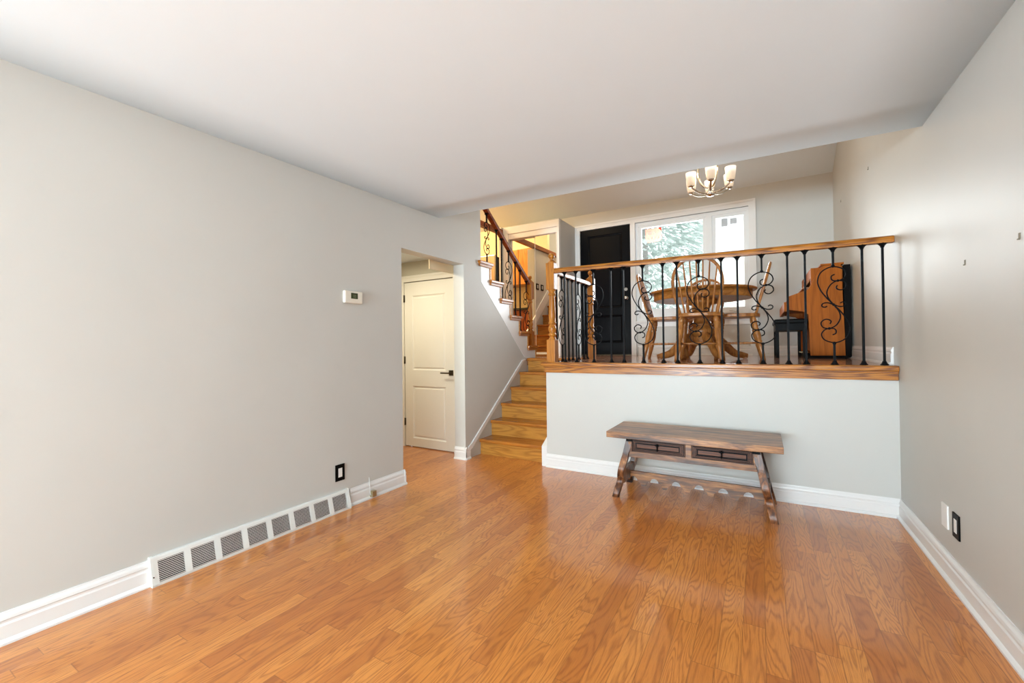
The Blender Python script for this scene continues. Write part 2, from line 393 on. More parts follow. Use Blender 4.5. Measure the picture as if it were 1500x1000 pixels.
# low ceiling (a little out of level, as the house has settled)
bm = mk(); NX, NY = 8, 8; g = []
def czl(x, y):
    t = max(0.0, (y - 0.46) / (YC - 0.46)); return 2.44 + 0.047 * t * (XR - x) / (XR - XL)
ys = [-6.6, 0.46] + [0.46 + (YC - 0.46) * i / NY for i in range(1, NY + 1)]
xs = [XL - 0.02 + (XR - XL + 0.04) * i / NX for i in range(NX + 1)]
g = [[bm.verts.new((x, y, czl(x, y))) for x in xs] for y in ys]
for j in range(len(ys) - 1):
    for i in range(NX): bm.faces.new((g[j][i], g[j + 1][i], g[j + 1][i + 1], g[j][i + 1])).smooth = True
r = bmesh.ops.extrude_face_region(bm, geom=bm.faces[:])
for v in r['geom']:
    if isinstance(v, bmesh.types.BMVert): v.co.z = 2.62
struct('ceiling', bm, M_ceil, 'flat white ceiling over the living room', 'ceiling')
# header wall above the low ceiling, seen only from the dining level
struct('wall_above_living', bx(-6.4, XR + 0.02, YC - 0.12, YC - 0.005, 2.60, 5.4), M_wall)
# sloped ceiling
bm = mk(); prism(bm, [(YB + 0.1, vault(YB + 0.1)), (YC - 0.12, vault(YC - 0.12)), (YC - 0.12, vault(YC - 0.12) + 0.15), (YB + 0.1, vault(YB + 0.1) + 0.15)], 'X', -6.4, XR + 0.02)
struct('ceiling', bm, M_ceil, 'sloped white ceiling over the raised dining level', 'ceiling')
# right wall
bm = mk(); prism(bm, [(-6.6, -0.08), (YB + 0.12, -0.08), (YB + 0.12, 5.4), (-6.6, 5.4)], 'X', XR, XR + 0.12)
struct('wall_right', bm, M_wall, 'long plain pale grey wall on the right', 'wall')
# left wall with the hall opening and the cut under the stair
YO1, YO2, ZO = 2.772, 3.692, 2.09
bm = mk(); prism(bm, [(-6.6, 0), (YO1, 0), (YO1, ZO), (YO2, ZO), (YO2, 0), (5.10, 0), (5.10, 0.99), (5.026, 1.054), (4.017, 1.944), (4.017, 5.2), (YC, 5.2), (YC, 2.62), (-6.6, 2.62)], 'X', XL - 0.138, XL)
struct('wall_left', bm, M_wall, 'grey left wall with a square opening to the hall', 'wall')
# knee wall and the side of the platform along the stair
bm = mk(); box(bm, XK, XR, YK, YK + 0.10, 0, HP - 0.10)
struct('wall_knee', bm, M_wall, 'low grey wall under the raised dining level', 'wall')
struct('wall_stairside', bx(XK, XK + 0.1, YK + 0.10, 5.2, 0, HP - 0.10), M_wall)
struct('wall_under_landing', bx(XL - 0.14, XK, 5.19, 5.25, 0, HP - 0.10), M_wall)
# wall behind the photographer with a wide patio window
bm = mk(); box(bm, XL - 0.14, XR + 0.12, -6.7, -6.6, -0.08, 0.12); box(bm, XL - 0.14, XR + 0.12, -6.7, -6.6, 2.33, 2.62)
box(bm, XL - 0.14, -2.70, -6.7, -6.6, 0.12, 2.33); box(bm, -0.80, XR + 0.12, -6.7, -6.6, 0.12, 2.33)
struct('wall_rear', bm, M_wall)
# street wall with door and window openings
bm = mk(); y0, y1 = YB, YB + 0.16
WX0, WX1, WZ0, WZ1 = -1.655, -0.105, 1.56, 3.085     # window rough opening
DX0, DX1, DZ = -2.56, -1.73, 3.09
box(bm, -6.4, DX0, y0, y1, 0.9, 5.4); box(bm, DX0, WX1, y0, y1, WZ1 + 0.005, 5.4); box(bm, WX1, XR + 0.02, y0, y1, 0.9, 5.4)
box(bm, DX1, WX0, y0, y1, HP, WZ1 + 0.005); box(bm, WX0, WX1, y0, y1, HP, WZ0); box(bm, DX0, WX1, y0, y1, 0.9, HP)
struct('wall_back', bm, M_wall, 'pale grey street wall around the front door and window', 'wall')
# stairwell wall, kitchen walls, hall walls
bm = mk(); box(bm, XW - 0.14, XW, 3.97, 5.03, 0.0, 3.02); box(bm, XW - 0.14, XW, YC - 0.1, 3.97, 2.31, 3.02)
struct('wall_stair', bm, M_wall)
struct('wall_kitchen_left', bx(-6.4, -6.3, 4.0, YB + 0.1, HP - 0.1, 5.4), M_yellow)
struct('wall_kitchen_near', bx(-6.4, XW - 0.14, 4.0, 4.1, HP - 0.1, 5.4), M_yellow)
struct('wall_kitchen_far', bx(-6.3, -3.70, YB - 0.012, YB - 0.002, HP, 3.6), M_yellow)
struct('wall_upper_stair', bx(XW - 0.14, XL - 0.14, YC - 0.01, YC + 0.01, 2.6, 5.3), M_yellow)
struct('wall_stair_upper', bx(XL - 0.150, XL - 0.1395, YC + 0.012, 4.012, 2.0, 5.1), M_yellow)
YH = 3.86
bm = mk(); HX0, HX1 = -3.775, -3.015
box(bm, -4.8, HX0, YH, YH + 0.1, 0, 2.3); box(bm, HX1, XL - 0.138, YH, YH + 0.1, 0, 2.3); box(bm, HX0, HX1, YH, YH + 0.1, 2.0, 2.3)
struct('wall_hall_end', bm, M_hallw)
struct('wall_hall_far', bx(-4.85, -4.75, 2.2, YH + 0.1, 0, 2.3), M_hallw)
struct('wall_hall_near', bx(-4.8, XL - 0.138, 2.2, 2.3, 0, 2.3), M_hallw)
struct('ceiling_hall', bx(-4.8, XL - 0.138, 2.2, YH + 0.1, 2.24, 2.3), M_ceil)

# --- baseboards
PROF = [(0, 0), (0.030, 0), (0.030, 0.010), (0.022, 0.018), (0.017, 0.022), (0.017, 0.078), (0.0125, 0.086), (0.0125, 0.094), (0.016, 0.100), (0.013, 0.112), (0.007, 0.122), (0.005, 0.130), (0, 0.130)]
def baseboard(name, runs, z=0.0, label=None):
    """runs: (x0,y0,x1,y1,nx,ny) - n is the outward direction"""
    bm = mk()
    for (x0, y0, x1, y1, nx, ny) in runs:
        A = [bm.verts.new((x0 + nx * a, y0 + ny * a, z + h)) for a, h in PROF]; B = [bm.verts.new((x1 + nx * a, y1 + ny * a, z + h)) for a, h in PROF]
        bm.faces.new(A); bm.faces.new(B[::-1]); n = len(PROF)
        for i in range(n): bm.faces.new((A[i], B[i], B[(i + 1) % n], A[(i + 1) % n]))
    struct(name, bm, M_trim, label, 'baseboard' if label else None)
baseboard('baseboard_left', [(XL, -6.6, XL, 0.965, 1, 0), (XL, 2.20, XL, YO1 + 0.017, 1, 0), (XL - 0.13, YO1, XL + 0.02, YO1, 0, 1)], label='white moulded baseboard along the left wall')
baseboard('baseboard_hall', [(XL, YO2 - 0.016, XL, 3.76, 1, 0), (XL - 0.138, YO2, XL + 0.017, YO2, 0, -1)], label='short white baseboard wrapping the far side of the hall opening')
baseboard('baseboard_right', [(XR, -6.6, XR, YK, -1, 0)], label='white moulded baseboard along the right wall')
baseboard('baseboard_knee', [(XK - 0.005, YK, XR, YK, 0, -1)], label='white moulded baseboard under the low wall')
baseboard('baseboard_dining', [(-0.02, YB, XR, YB, 0, -1), (XR, YK + 0.12, XR, YB, -1, 0)], z=HP, label='white baseboard on the raised dining level')
baseboard('baseboard_entry', [(-1.62, YB, -0.09, YB, 0, -1)], z=HP)

# --- casings and trims
def frame_boxes(bm, x0, x1, z0, z1, y, w, d, legs=True, top=True, bottom=False):
    """picture-frame casing facing -Y, built outside of the opening"""
    for k, (ww, dd) in enumerate(((w, d * 0.65), (w * 0.35, d))):
        off = w - ww
        if legs:
            box(bm, x0 - off - ww, x0 - off, y - dd, y, z0, z1 + w, 0.002); box(bm, x1 + off, x1 + off + ww, y - dd, y, z0, z1 + w, 0.002)
        if top: box(bm, x0 - w, x1 + w, y - dd, y, z1 + off, z1 + off + ww, 0.002)
        if bottom: box(bm, x0 - w, x1 + w, y - dd, y, z0 - ww, z0, 0.002)
bm = mk(); frame_boxes(bm, DX0, -0.115, HP, 3.09, YB, 0.085, 0.026)
box(bm, DX1, WX0 + 0.0, YB - 0.02, YB, HP, 3.09, 0.002); box(bm, WX0 - 0.02, WX0, YB - 0.03, YB, HP, 3.09, 0.002)
struct('trim_1', bm, M_trim, 'white casing shared by the front door and the street window', 'trim')
# panelled apron under the window
bm = mk(); box(bm, WX0, -0.115, YB - 0.012, YB, 1.47, 1.56, 0.002); box(bm, WX0, WX1, YB - 0.03, YB + 0.02, 1.535, 1.565, 0.004)
box(bm, WX0 + 0.02, -0.14, YB - 0.006, YB, HP + 0.13, HP + 0.15); 
struct('trim_2', bm, M_trim)
# oak nosing and fascia along the edge of the dining level
bm = mk()
box(bm, XK - 0.045, XR - 0.002, YK - 0.032, YK + 0.09, HP - 0.036, HP + 0.001, 0.008)
box(bm, XK - 0.012, XR - 0.004, YK - 0.014, YK + 0.03, HP - 0.100, HP - 0.034, 0.002)
box(bm, XK - 0.02, XR - 0.003, YK - 0.021, YK, HP - 0.05, HP - 0.034, 0.004)
struct('trim_3', bm, M_oakX, 'oak nosing and fascia board capping the low wall', 'trim')
# oak ledge beam over the kitchen opening and along the top of the stair wall
bm = mk(); box(bm, XW - 0.045, XW + 0.03, YC, 5.93, 3.025, 3.10, 0.003)
struct('trim_4', bm, M_redoak, 'red-brown oak beam running above the stairwell wall', 'beam')
# skirt board up the lower stair (left), and the closed one on the right
ang = 0.172 / 0.232
def zl(y): return (y - 3.95) * (HP / 6 / 0.232)
bm = mk()
prism(bm, [(3.76, 0.0), (3.735, 0.0), (3.735, 0.13), (3.79, 0.155), (4.95, 0.155 + (4.95 - 3.79) * 0.745), (5.035, 1.035), (5.07, 1.035), (4.98, 0.155 + (4.98 - 3.79) * 0.745 - 0.045), (3.80, 0.105), (3.76, 0.09)], 'X', XL, XL + 0.014)
struct('trim_5', bm, M_trim, 'white sloping skirt moulding climbing beside the lower stair', 'trim')
bm = mk(); prism(bm, [(YK - 0.005, 0.0), (YK - 0.005, 0.20), (3.99, 0.27), (5.06, 1.0), (5.1, 1.0), (5.1, 0.5), (4.2, 0.0)], 'X', XK - 0.058, XK)
struct('trim_6', bm, M_trim)
# white triangular skirt under the upper stair
UN, UR, UZ, URZ = 5.39, 0.229, 1.208, 0.1945    # first nosing, run, first tread level, rise
def unose(k): return UN - UR * k
def utop(k): return UZ + URZ * k
pts = [(5.026, 1.054), (5.075, HP), (UN - 0.05, HP)]
for k in range(0, 7):
    pts.append((unose(k) - 0.05, utop(k) - 0.035)); pts.append((unose(k + 1) - 0.05, utop(k) - 0.035))
pts = [p for p in pts if p[0] > 4.017] + [(4.017, utop(5) - 0.035), (4.017, 1.944)]
bm = mk(); prism(bm, pts, 'X', XL - 0.10, XL + 0.004)
struct('trim_7', bm, M_trim, 'white triangular skirt panel beneath the upper stair', 'trim')
bm = mk(); beam(bm, (XW + 0.008, 5.60, 1.06), (XW + 0.008, 3.6, 2.80), [(-0.008, 0.0), (0.008, 0.0), (0.008, 0.16), (-0.008, 0.16)], (1, 0, 0))
struct('trim_8', bm, M_trim)

# --- downstairs hall door
d = sthing('door_1', 'white two-panel interior door at the end of the lower hall', 'door')
def panel_door(parent, name, x0, x1, y, z0, z1, th, panels, mat, face=-1):
    """slab with recessed moulded panels on the face towards -Y"""
    bm = mk(); xs = sorted({x0, x1} | {p[0] for p in panels} | {p[1] for p in panels}); zs = sorted({z0, z1} | {p[2] for p in panels} | {p[3] for p in panels})
    box(bm, x0, x1, y + 0.014, y + th, z0, z1)
    for i in range(len(xs) - 1):
        for j in range(len(zs) - 1):
            cx, cz = (xs[i] + xs[i + 1]) / 2, (zs[j] + zs[j + 1]) / 2
            if not any(p[0] < cx < p[1] and p[2] < cz < p[3] for p in panels): box(bm, xs[i], xs[i + 1], y, y + 0.015, zs[j], zs[j + 1])
    o = obj(name, bm, mat, parent)
    for (a, b, c, e) in panels:
        bm = mk()
        rings = [((0, 0), 0.0), ((0.012, 0.012), 0.010), ((0.022, 0.022), 0.012), ((0.034, 0.034), 0.003)]
        R = []
        for (ix, iz), dy in rings: R.append([bm.verts.new(q) for q in ((a + ix, y + dy, c + iz), (b - ix, y + dy, c + iz), (b - ix, y + dy, e - iz), (a + ix, y + dy, e - iz))])
        for A, B in zip(R, R[1:]):
            for i in range(4): bm.faces.new((A[i], A[(i + 1) % 4], B[(i + 1) % 4], B[i]))
        bm.faces.new(R[-1])
        bk = [bm.verts.new(q) for q in ((a, y + 0.02, c), (b, y + 0.02, c), (b, y + 0.02, e), (a, y + 0.02, e))]
        bm.faces.new(bk[::-1])
        for i in range(4): bm.faces.new((R[0][i], bk[i], bk[(i + 1) % 4], R[0][(i + 1) % 4]))
        obj('door_panel', bm, mat, o)
    return o
panel_door(d, 'door_leaf', -3.770, -3.020, YH + 0.005, 0.012, 1.990, 0.035, [(-3.65, -3.14, 0.93, 1.83), (-3.65, -3.14, 0.11, 0.74)], M_door)
bm = mk(); frame_boxes(bm, HX0, HX1, 0, 2.0, YH, 0.072, 0.016); obj('door_casing', bm, M_door, d)
for z in (1.80, 1.05, 0.30):
    bm = mk(); cyl(bm, (-3.776, YH - 0.004, z - 0.045), (-3.776, YH - 0.004, z + 0.045), 0.007); box(bm, -3.79, -3.762, YH - 0.003, YH + 0.004, z - 0.043, z + 0.043); obj('hinge', bm, M_bronze, d)
bm = mk(); box(bm, -3.085, -3.025, YH - 0.006, YH + 0.006, 0.878, 0.938, 0.003); cyl(bm, (-3.055, YH, 0.908), (-3.055, YH - 0.045, 0.908), 0.010)
box(bm, -3.175, -3.047, YH - 0.052, YH - 0.040, 0.899, 0.915, 0.003); obj('lever_handle', bm, M_bronze, d)

# --- front door
d = sthing('door_2', 'glossy black front door beside the street window', 'door')
DX0b, DX1b = -2.553, -1.737
panel_door(d, 'door_leaf', DX0b, DX1b, YB + 0.004, HP + 0.012, 3.085, 0.045, [(-2.43, -1.865, HP + 0.76, HP + 1.94), (-2.43, -1.865, HP + 0.20, HP + 0.64)], M_black_door)
bm = mk(); box(bm, DX0, DX1, YB + 0.0, YB + 0.07, HP - 0.002, HP + 0.012); obj('threshold', bm, M_bronze, d)
bm = mk(); lathe(bm, (-1.808, YB + 0.004, 2.072), (-1.808, YB - 0.022, 2.072), [(0, 0.030), (0.6, 0.030), (1, 0.024)], 20); box(bm, -1.812, -1.804, YB - 0.034, YB - 0.02, 2.055, 2.089, 0.001); obj('deadbolt', bm, M_chrome, d)
bm = mk(); lathe(bm, (-1.803, YB + 0.004, 1.937), (-1.803, YB - 0.062, 1.937), [(0, 0.030), (0.1, 0.030), (0.14, 0.013), (0.45, 0.012), (0.55, 0.024), (0.75, 0.029), (0.95, 0.024), (1, 0.012)], 20); obj('door_knob', bm, M_chrome, d)

# --- street window
wn = sthing('window_1', 'white two-pane street window beside the black front door', 'window')
bm = mk(); ya, yb = YB + 0.015, YB + 0.10
box(bm, WX0, WX1, ya, yb, WZ1 - 0.05, WZ1, 0.003); box(bm, WX0, WX1, ya, yb, WZ0, WZ0 + 0.05, 0.003)
box(bm, WX0, WX0 + 0.05, ya, yb, WZ0, WZ1, 0.003); box(bm, WX1 - 0.03, WX1, ya, yb, WZ0, WZ1, 0.003); box(bm, -0.655, -0.575, ya, yb, WZ0, WZ1, 0.003)
obj('window_frame', bm, M_frame, wn)
P1 = (-1.565, -0.695, 1.745, 3.0); P2 = (-0.525, -0.178, 1.715, 2.985)
for i, (a, b, c, e) in enumerate((P1, P2)):
    bm = mk(); w0 = 0.055 if i else 0.042
    lo, hi = (WX0 + 0.045, -0.65) if i == 0 else (-0.58, WX1 - 0.025)
    for q in ((lo, a), (b, hi)): box(bm, q[0], q[1], ya + 0.012, ya + 0.05, WZ0 + 0.04, WZ1 - 0.04, 0.003)
    box(bm, lo, hi, ya + 0.012, ya + 0.05, e, WZ1 - 0.04, 0.003); box(bm, lo, hi, ya + 0.012, ya + 0.05, WZ0 + 0.04, c, 0.003)
    s_ = obj('window_sash', bm, M_frame, wn)
    bm = bx(a - 0.01, b + 0.01, ya + 0.028, ya + 0.034, c - 0.01, e + 0.01); obj('window_pane', bm, M_glass, s_)
bm = mk(); box(bm, -0.43, -0.29, YB - 0.002, YB + 0.03, 1.635, 1.665, 0.004); tube(bm, [(-0.36, YB, 1.66), (-0.36, YB - 0.02, 1.672), (-0.31, YB - 0.025, 1.674)], 0.006); obj('window_crank', bm, M_white, wn)
# alarm decal on the glass, print too faint to read
yd = ya + 0.0268
dc = thing('window_decal', 'faded orange rounded decal stuck high in the left window pane', 'decal', (-1.39, yd, 2.87))
def flat(pts, mat, name, parent, y):
    bm = mk(); prism(bm, pts, 'Y', y, y + 0.0008); return obj(name, bm, mat, parent)
x0, x1, z0, z1 = -0.118, 0.118, -0.105, 0.105
flat([(x0, z1), (x0, z0 + 0.06), (x0 + 0.035, z0), (x1 - 0.03, z0 + 0.01), (x1, z0 + 0.035), (x1, z1)], M_sticker, 'decal_film', dc, 0)
for (a, b) in ((-0.085, -0.022), (0.0, 0.038)): flat([(a, 0.015), (b, 0.015), (b, 0.062), (a, 0.062)], M_sticker2, 'decal_print', dc, -0.0009)
flat([(0.072, z1), (x1, z1), (x1, 0.06), (0.10, 0.072)], M_sticker3, 'decal_corner', dc, -0.0009)
for k in range(4): flat([(-0.09 + k * 0.05, -0.055), (-0.06 + k * 0.05, -0.055), (-0.06 + k * 0.05, -0.02), (-0.09 + k * 0.05, -0.02)], M_sticker2, 'decal_print', dc, -0.0009)
for a, b, c, e, lb in ((-0.455, -0.375, 2.86, 2.975, 'tall grey paper notice on the right window pane, left of the square one'), (-0.345, -0.262, 2.88, 2.962, 'small square grey paper notice high on the right window pane')):
    o = flat([(a, c), (b, c), (b, e), (a, e)], paper_mat('grey_notice_paper', (0.55, 0.56, 0.57), 0.3), 'paper_notice', None, ya + 0.0268); tag(o, lb, 'paper notice')

# --- mirrored closet
cl = sthing('trim_9', 'white-framed closet box with mirrored sliding doors beside the front door', 'closet')
ZC = 3.125
bm = mk(); box(bm, -2.69, -2.638, 6.0, YB, HP, ZC + 0.02, 0.003); box(bm, XW - 0.05, XW, 5.93, YB, HP, ZC + 0.02, 0.003); box(bm, XW - 0.05, -2.638, 6.0, YB, ZC - 0.02, ZC + 0.03, 0.003)
obj('closet_case', bm, M_wall, cl)
bm = mk(); box(bm, XW - 0.05, -2.634, 5.985, 6.05, 3.03, ZC + 0.012, 0.004); box(bm, XW, -2.655, 5.995, 6.05, 2.945, 3.04, 0.004)
box(bm, -2.665, -2.634, 5.985, 6.05, HP, ZC, 0.004); box(bm, XW, -3.54, 5.985, 6.05, HP, 3.04, 0.004)
obj('closet_frame', bm, M_trim, cl)
obj('door_track', bx(XW, -2.64, 6.0, 6.10, HP, HP + 0.03), M_chrome, cl)
for (a, b, y) in ((-3.075, -2.662, 6.035), (-3.545, -3.055, 6.062)):
    s_ = obj('mirror_door', bx(a, b, y, y + 0.004, HP + 0.06, 2.96), M_mirror, cl); s_['label'] = 'silvered sliding mirror'
    bm = mk(); box(bm, a, b, y - 0.004, y + 0.016, HP + 0.028, HP + 0.062, 0.002); box(bm, a, a + 0.006, y - 0.003, y + 0.012, HP + 0.03, 2.97); obj('mirror_edge', bm, M_trim, s_)

# ================================================================== STAIRS
st = thing('staircase', 'lower oak staircase of six steps up to the dining level', 'stairs', (-2.3, 3.95, 0))
RZ = HP / 6
for k in range(6):
    z1 = RZ * (k + 1); yn = 3.945 + 0.2310 * k
    xr = XK - 0.060
    bm = mk(); box(bm, XL + 0.002 - (-2.3), xr + 2.3, 0.030 + yn - 3.95, 0.050 + yn - 3.95, RZ * k, z1 - 0.034); obj('riser', bm, M_riser, st)
    dep = 0.285 if k < 5 else 0.20
    bm = mk(); box(bm, XL + 0.002 + 2.3, xr + 2.3, yn - 3.95, yn - 3.95 + dep, z1 - 0.036, z1 + (0.0 if k < 5 else 0.0006), 0.010); obj('tread', bm, M_tread, st)
us = thing('staircase', 'upper oak staircase climbing left behind iron balusters', 'stairs', (-3.2, UN, HP))
for k in range(9):
    z1 = utop(k) - HP; yn = unose(k) - UN; xe = XL + 0.035 if unose(k) - 0.28 > 3.9 else XL - 0.156
    xi = XW + 0.02
    bm = mk(); box(bm, xi + 3.2, xe + 3.2, yn - 0.285, yn, z1 - 0.034, z1, 0.008); obj('tread', bm, M_utread if False else M_tread, us)
    zb = 0.0 if k == 0 else utop(k - 1) - HP
    bm = mk(); box(bm, xi + 3.2, (XL + 0.012 if xe > XL else xe) + 3.2, yn - 0.050, yn - 0.030, zb, z1 - 0.03); obj('riser', bm, M_riser, us)
    if xe > XL:
        bm = mk(); box(bm, XL + 0.004 + 3.2, XL + 0.022 + 3.2, yn - 0.275, yn - 0.02, z1 - 0.062, z1 - 0.033, 0.003); obj('tread_moulding', bm, M_oakY, us)
bm = bx(XW + 0.02 + 3.2, XL - 0.156 + 3.2, 3.31 - UN, unose(9) - UN + 0.23, utop(9) - HP - 0.10, utop(9) - HP - 0.0); obj('upper_landing', bm, M_tread, us)

# ================================================================== BALUSTRADES
def newel(parent, loc, h, s=1.0, w=0.088):
    x, y, z = loc; bm = mk(); a = w / 2; hb = 0.215 * h
    box(bm, x - a, x + a, y - a, y + a, z, z + hb - 0.012, 0.003)
    zt0, zt1 = z + hb - 0.015, z + 0.665 * h
    L = zt1 - zt0; R = a * 0.92
    prof = [(0, R * .95), (.02, R), (.05, R * .72), (.075, R * .70), (.09, R * .98), (.12, R * .98), (.135, R * .74), (.16, R * .80), (.22, R * 1.02), (.27, R * .92), (.29, R * .70), (.31, R * .70), (.32, R * .98), (.345, R * .98), (.36, R * .78), (.45, R * .88), (.70, R * .76), (.86, R * .68), (.88, R * .66), (.89, R * .90), (.92, R * .90), (.93, R * .70), (.96, R * .72), (.98, R * .92), (1, R * .95)]
    lathe(bm, (x, y, zt0), (x, y, zt1), prof, 20)
    zc = z + 0.905 * h; box(bm, x - a, x + a, y - a, y + a, zt1 - 0.002, zc, 0.003)
    lathe(bm, (x, y, zc - 0.002), (x, y, zc + 0.03 * h), [(0, a * 1.25), (0.5, a * 0.9), (1, a * 0.45)], 4)
    o = obj('newel_post', bm, M_oakZ, parent)
    bm = mk(); rb = 0.032 * (h / 1.1); zb = z + h - rb
    lathe(bm, (x, y, zc + 0.01), (x, y, zb - rb * 0.5), [(0, rb * .9), (0.4, rb * .5), (0.7, rb * .6), (1, rb * .6)], 16); sphere(bm, (x, y, zb), rb); obj('ball_finial', bm, M_oakZ, o)
    return o
SQ = 0.0068
def shoe_mesh(bm, x, y, z, up=1, slope=0.0):
    for (a, b, r0, r1) in ((0, 0.010, 0.019, 0.019), (0.010, 0.020, 0.016, 0.012), (0.020, 0.032, 0.012, 0.0085)):
        lathe(bm, (x, y, z + up * a), (x, y, z + up * b), [(0, r0 * 1.25), (1, r1 * 1.25)], 4)
def flare(bm, x, y, z):
    lathe(bm, (x, y, z), (x, y, z - 0.034), [(0, 0.030), (0.18, 0.030), (0.35, 0.022), (0.7, 0.013), (1, 0.0105)], 4)
# scroll outline, traced from one baluster, origin at its middle knot (across, up)
K = 0.000757
def rel(L): return [((x - 603) * K, (457 - y) * K) for x, y in L]
OUT = rel([(590, 760), (616, 745), (618, 715), (600, 697), (565, 695), (525, 710), (500, 755), (528, 812), (615, 838), (700, 792), (731, 705), (712, 620), (660, 530), (603, 457)])
IN = rel([(570, 650), (580, 625), (560, 605), (528, 604), (498, 635), (512, 680), (565, 695), (622, 662), (655, 592), (645, 525), (603, 457)])
MID = rel([(550, 470), (530, 480), (507, 468), (515, 442), (555, 436), (603, 457)])
def scroll_curves(): 
    L = []
    for c in (OUT, IN, MID): L.append(c); L.append([(-a, -b) for a, b in c])
    return L
SC = scroll_curves(); ZS = 0.388 * 0.757   # half height of the scroll
def scroll_baluster(parent, x, y, z0, z1, plane='X', mirror=1, fs=1.0):
    """iron S-scroll between z0 and z1; its flat lies along `plane`"""
    H = z1 - z0; sc = min(1.0, H / 0.89) * fs; zm = z0 + H * 0.515
    bm = mk()
    def P(a, b): return (x + mirror * a * sc, y, zm + b * sc) if plane == 'X' else (x, y + mirror * a * sc, zm + b * sc)
    for c in SC:
        pts = catmull([P(a, b) for a, b in c], 5); tube(bm, pts, 0.0048, 6)
    for (a, b) in ((0, 0), ((565 - 603) * K, (457 - 695) * K), (-(565 - 603) * K, -(457 - 695) * K)):
        sphere(bm, P(a, b), 0.0095, 8)
    top = P(0, ZS)[2]; bot = P(0, -ZS)[2]
    box(bm, x - SQ, x + SQ, y - SQ, y + SQ, top, z1); box(bm, x - SQ, x + SQ, y - SQ, y + SQ, z0, bot)
    sphere(bm, (x, y, top), 0.012, 8); sphere(bm, (x, y, bot), 0.012, 8)
    o = obj('scroll_baluster', bm, M_iron, parent); shoes(o, x, y, z0, z1); return o
def shoes(o, x, y, z0, z1):
    bm = mk(); shoe_mesh(bm, x, y, z0); obj('base_shoe', bm, M_iron, o)
    bm = mk(); flare(bm, x, y, z1 + 0.004); obj('top_shoe', bm, M_iron, o)
def plain_baluster(parent, x, y, z0, z1):
    bm = mk(); box(bm, x - SQ, x + SQ, y - SQ, y + SQ, z0, z1 + 0.004); o = obj('baluster', bm, M_iron, parent); shoes(o, x, y, z0, z1); return o
RAILP = [(-0.028, 0.0), (0.028, 0.0), (0.031, 0.012), (0.031, 0.024), (0.027, 0.038), (0.014, 0.047), (-0.014, 0.047), (-0.027, 0.038), (-0.031, 0.024), (-0.031, 0.012)]

YR = 3.93
fb = thing('balustrade', 'long oak and black iron balustrade along the dining level edge', 'railing', (0, 0, 0))
newel(fb, (-1.82, YR + 0.01, HP), 1.105)
def rz(x): return 1.936 - (x + 1.78) * 0.0125
bm = mk(); beam(bm, (-1.778, YR, rz(-1.778)), (XR - 0.002, YR, rz(XR)), RAILP, (0, 1, 0)); obj('handrail', bm, M_oakX, fb)
FB = [(-1.676, 0), (-1.557, 0), (-1.38, -1), (-1.209, 0), (-1.091, 0), (-0.914, 1), (-0.74, 0), (-0.623, 0), (-0.446, 1), (-0.274, 0), (-0.156, 0), (0.016, 1), (0.187, 0), (0.30, 0), (0.472, 1), (0.641, 0), (0.755, 0)]
for x, k in FB:
    if k: scroll_baluster(fb, x, YR, HP, rz(x), 'X', k)
    else: plain_baluster(fb, x, YR, HP, rz(x))
sb = thing('balustrade', 'short oak and iron balustrade running back beside the stairwell', 'railing', (0, 0, 0))
newel(sb, (-1.81, 5.06, HP), 1.09)
bm = mk(); beam(bm, (-1.815, YR + 0.06, 1.935), (-1.812, 5.015, 1.935), RAILP, (1, 0, 0)); obj('handrail', bm, M_oakY, sb)
for y, k in ((4.045, 0), (4.18, 1), (4.35, 0), (4.465, 0), (4.645, 1), (4.81, 0), (4.92, 0)):
    if k: scroll_baluster(sb, -1.813, y, HP, 1.936, 'Y', -1)
    else: plain_baluster(sb, -1.813, y, HP, 1.936)
ub = thing('balustrade', 'sloping red-oak and iron balustrade along the upper stair', 'railing', (0, 0, 0))
XU = -2.79
newel(ub, (XU, 5.31, utop(0)), 0.985, w=0.085)
def uz(y): return 2.79 - (y - 4.225) * 0.70
bm = mk(); beam(bm, (XU, 5.27, uz(5.27) + 0.0), (XU, 3.70, uz(3.70)), RAILP, (1, 0, 0)); obj('handrail', bm, M_redoak, ub)
for y, k in ((4.225, 1), (4.437, 0), (4.556, 0), (4.725, 1), (4.895, 0), (5.022, 0), (5.20, 1)):
    kk = int((UN - y) / UR); z0 = utop(kk)
    if k: scroll_baluster(ub, XU, y, z0, uz(y) - 0.01, 'Y', -1, 0.98)
    else: plain_baluster(ub, XU, y, z0, uz(y) - 0.01)

# ================================================================== BENCH
b = thing('bench', 'dark distressed wooden bench with two drawers against the low wall', 'bench', (-0.476, 3.57, 0), 0.0)
hx, ty = 0.5975, 0.252
bm = mk(); box(bm, -hx, hx, -ty, ty - 0.005, 0.475, 0.522, 0.004); obj('bench_top', bm, M_benchX, b)
yf = -0.165
bm = mk()
box(bm, -0.44, 0.44, yf, yf + 0.022, 0.318, 0.362, 0.002); box(bm, -0.44, 0.44, yf, yf + 0.022, 0.462, 0.476)
box(bm, -0.44, 0.44, yf + 0.02, -yf - 0.02, 0.318, 0.332); box(bm, -0.44, 0.44, -yf - 0.022, -yf, 0.318, 0.476, 0.002)
for x in (-0.443, -0.021, 0.421): box(bm, x, x + 0.042 if x == -0.021 else x + 0.022, yf, yf + 0.022, 0.33, 0.47, 0.002)
for s in (-1, 1): box(bm, s * 0.43, s * 0.445, yf, -yf, 0.318, 0.476)
obj('bench_apron', bm, M_benchX, b)
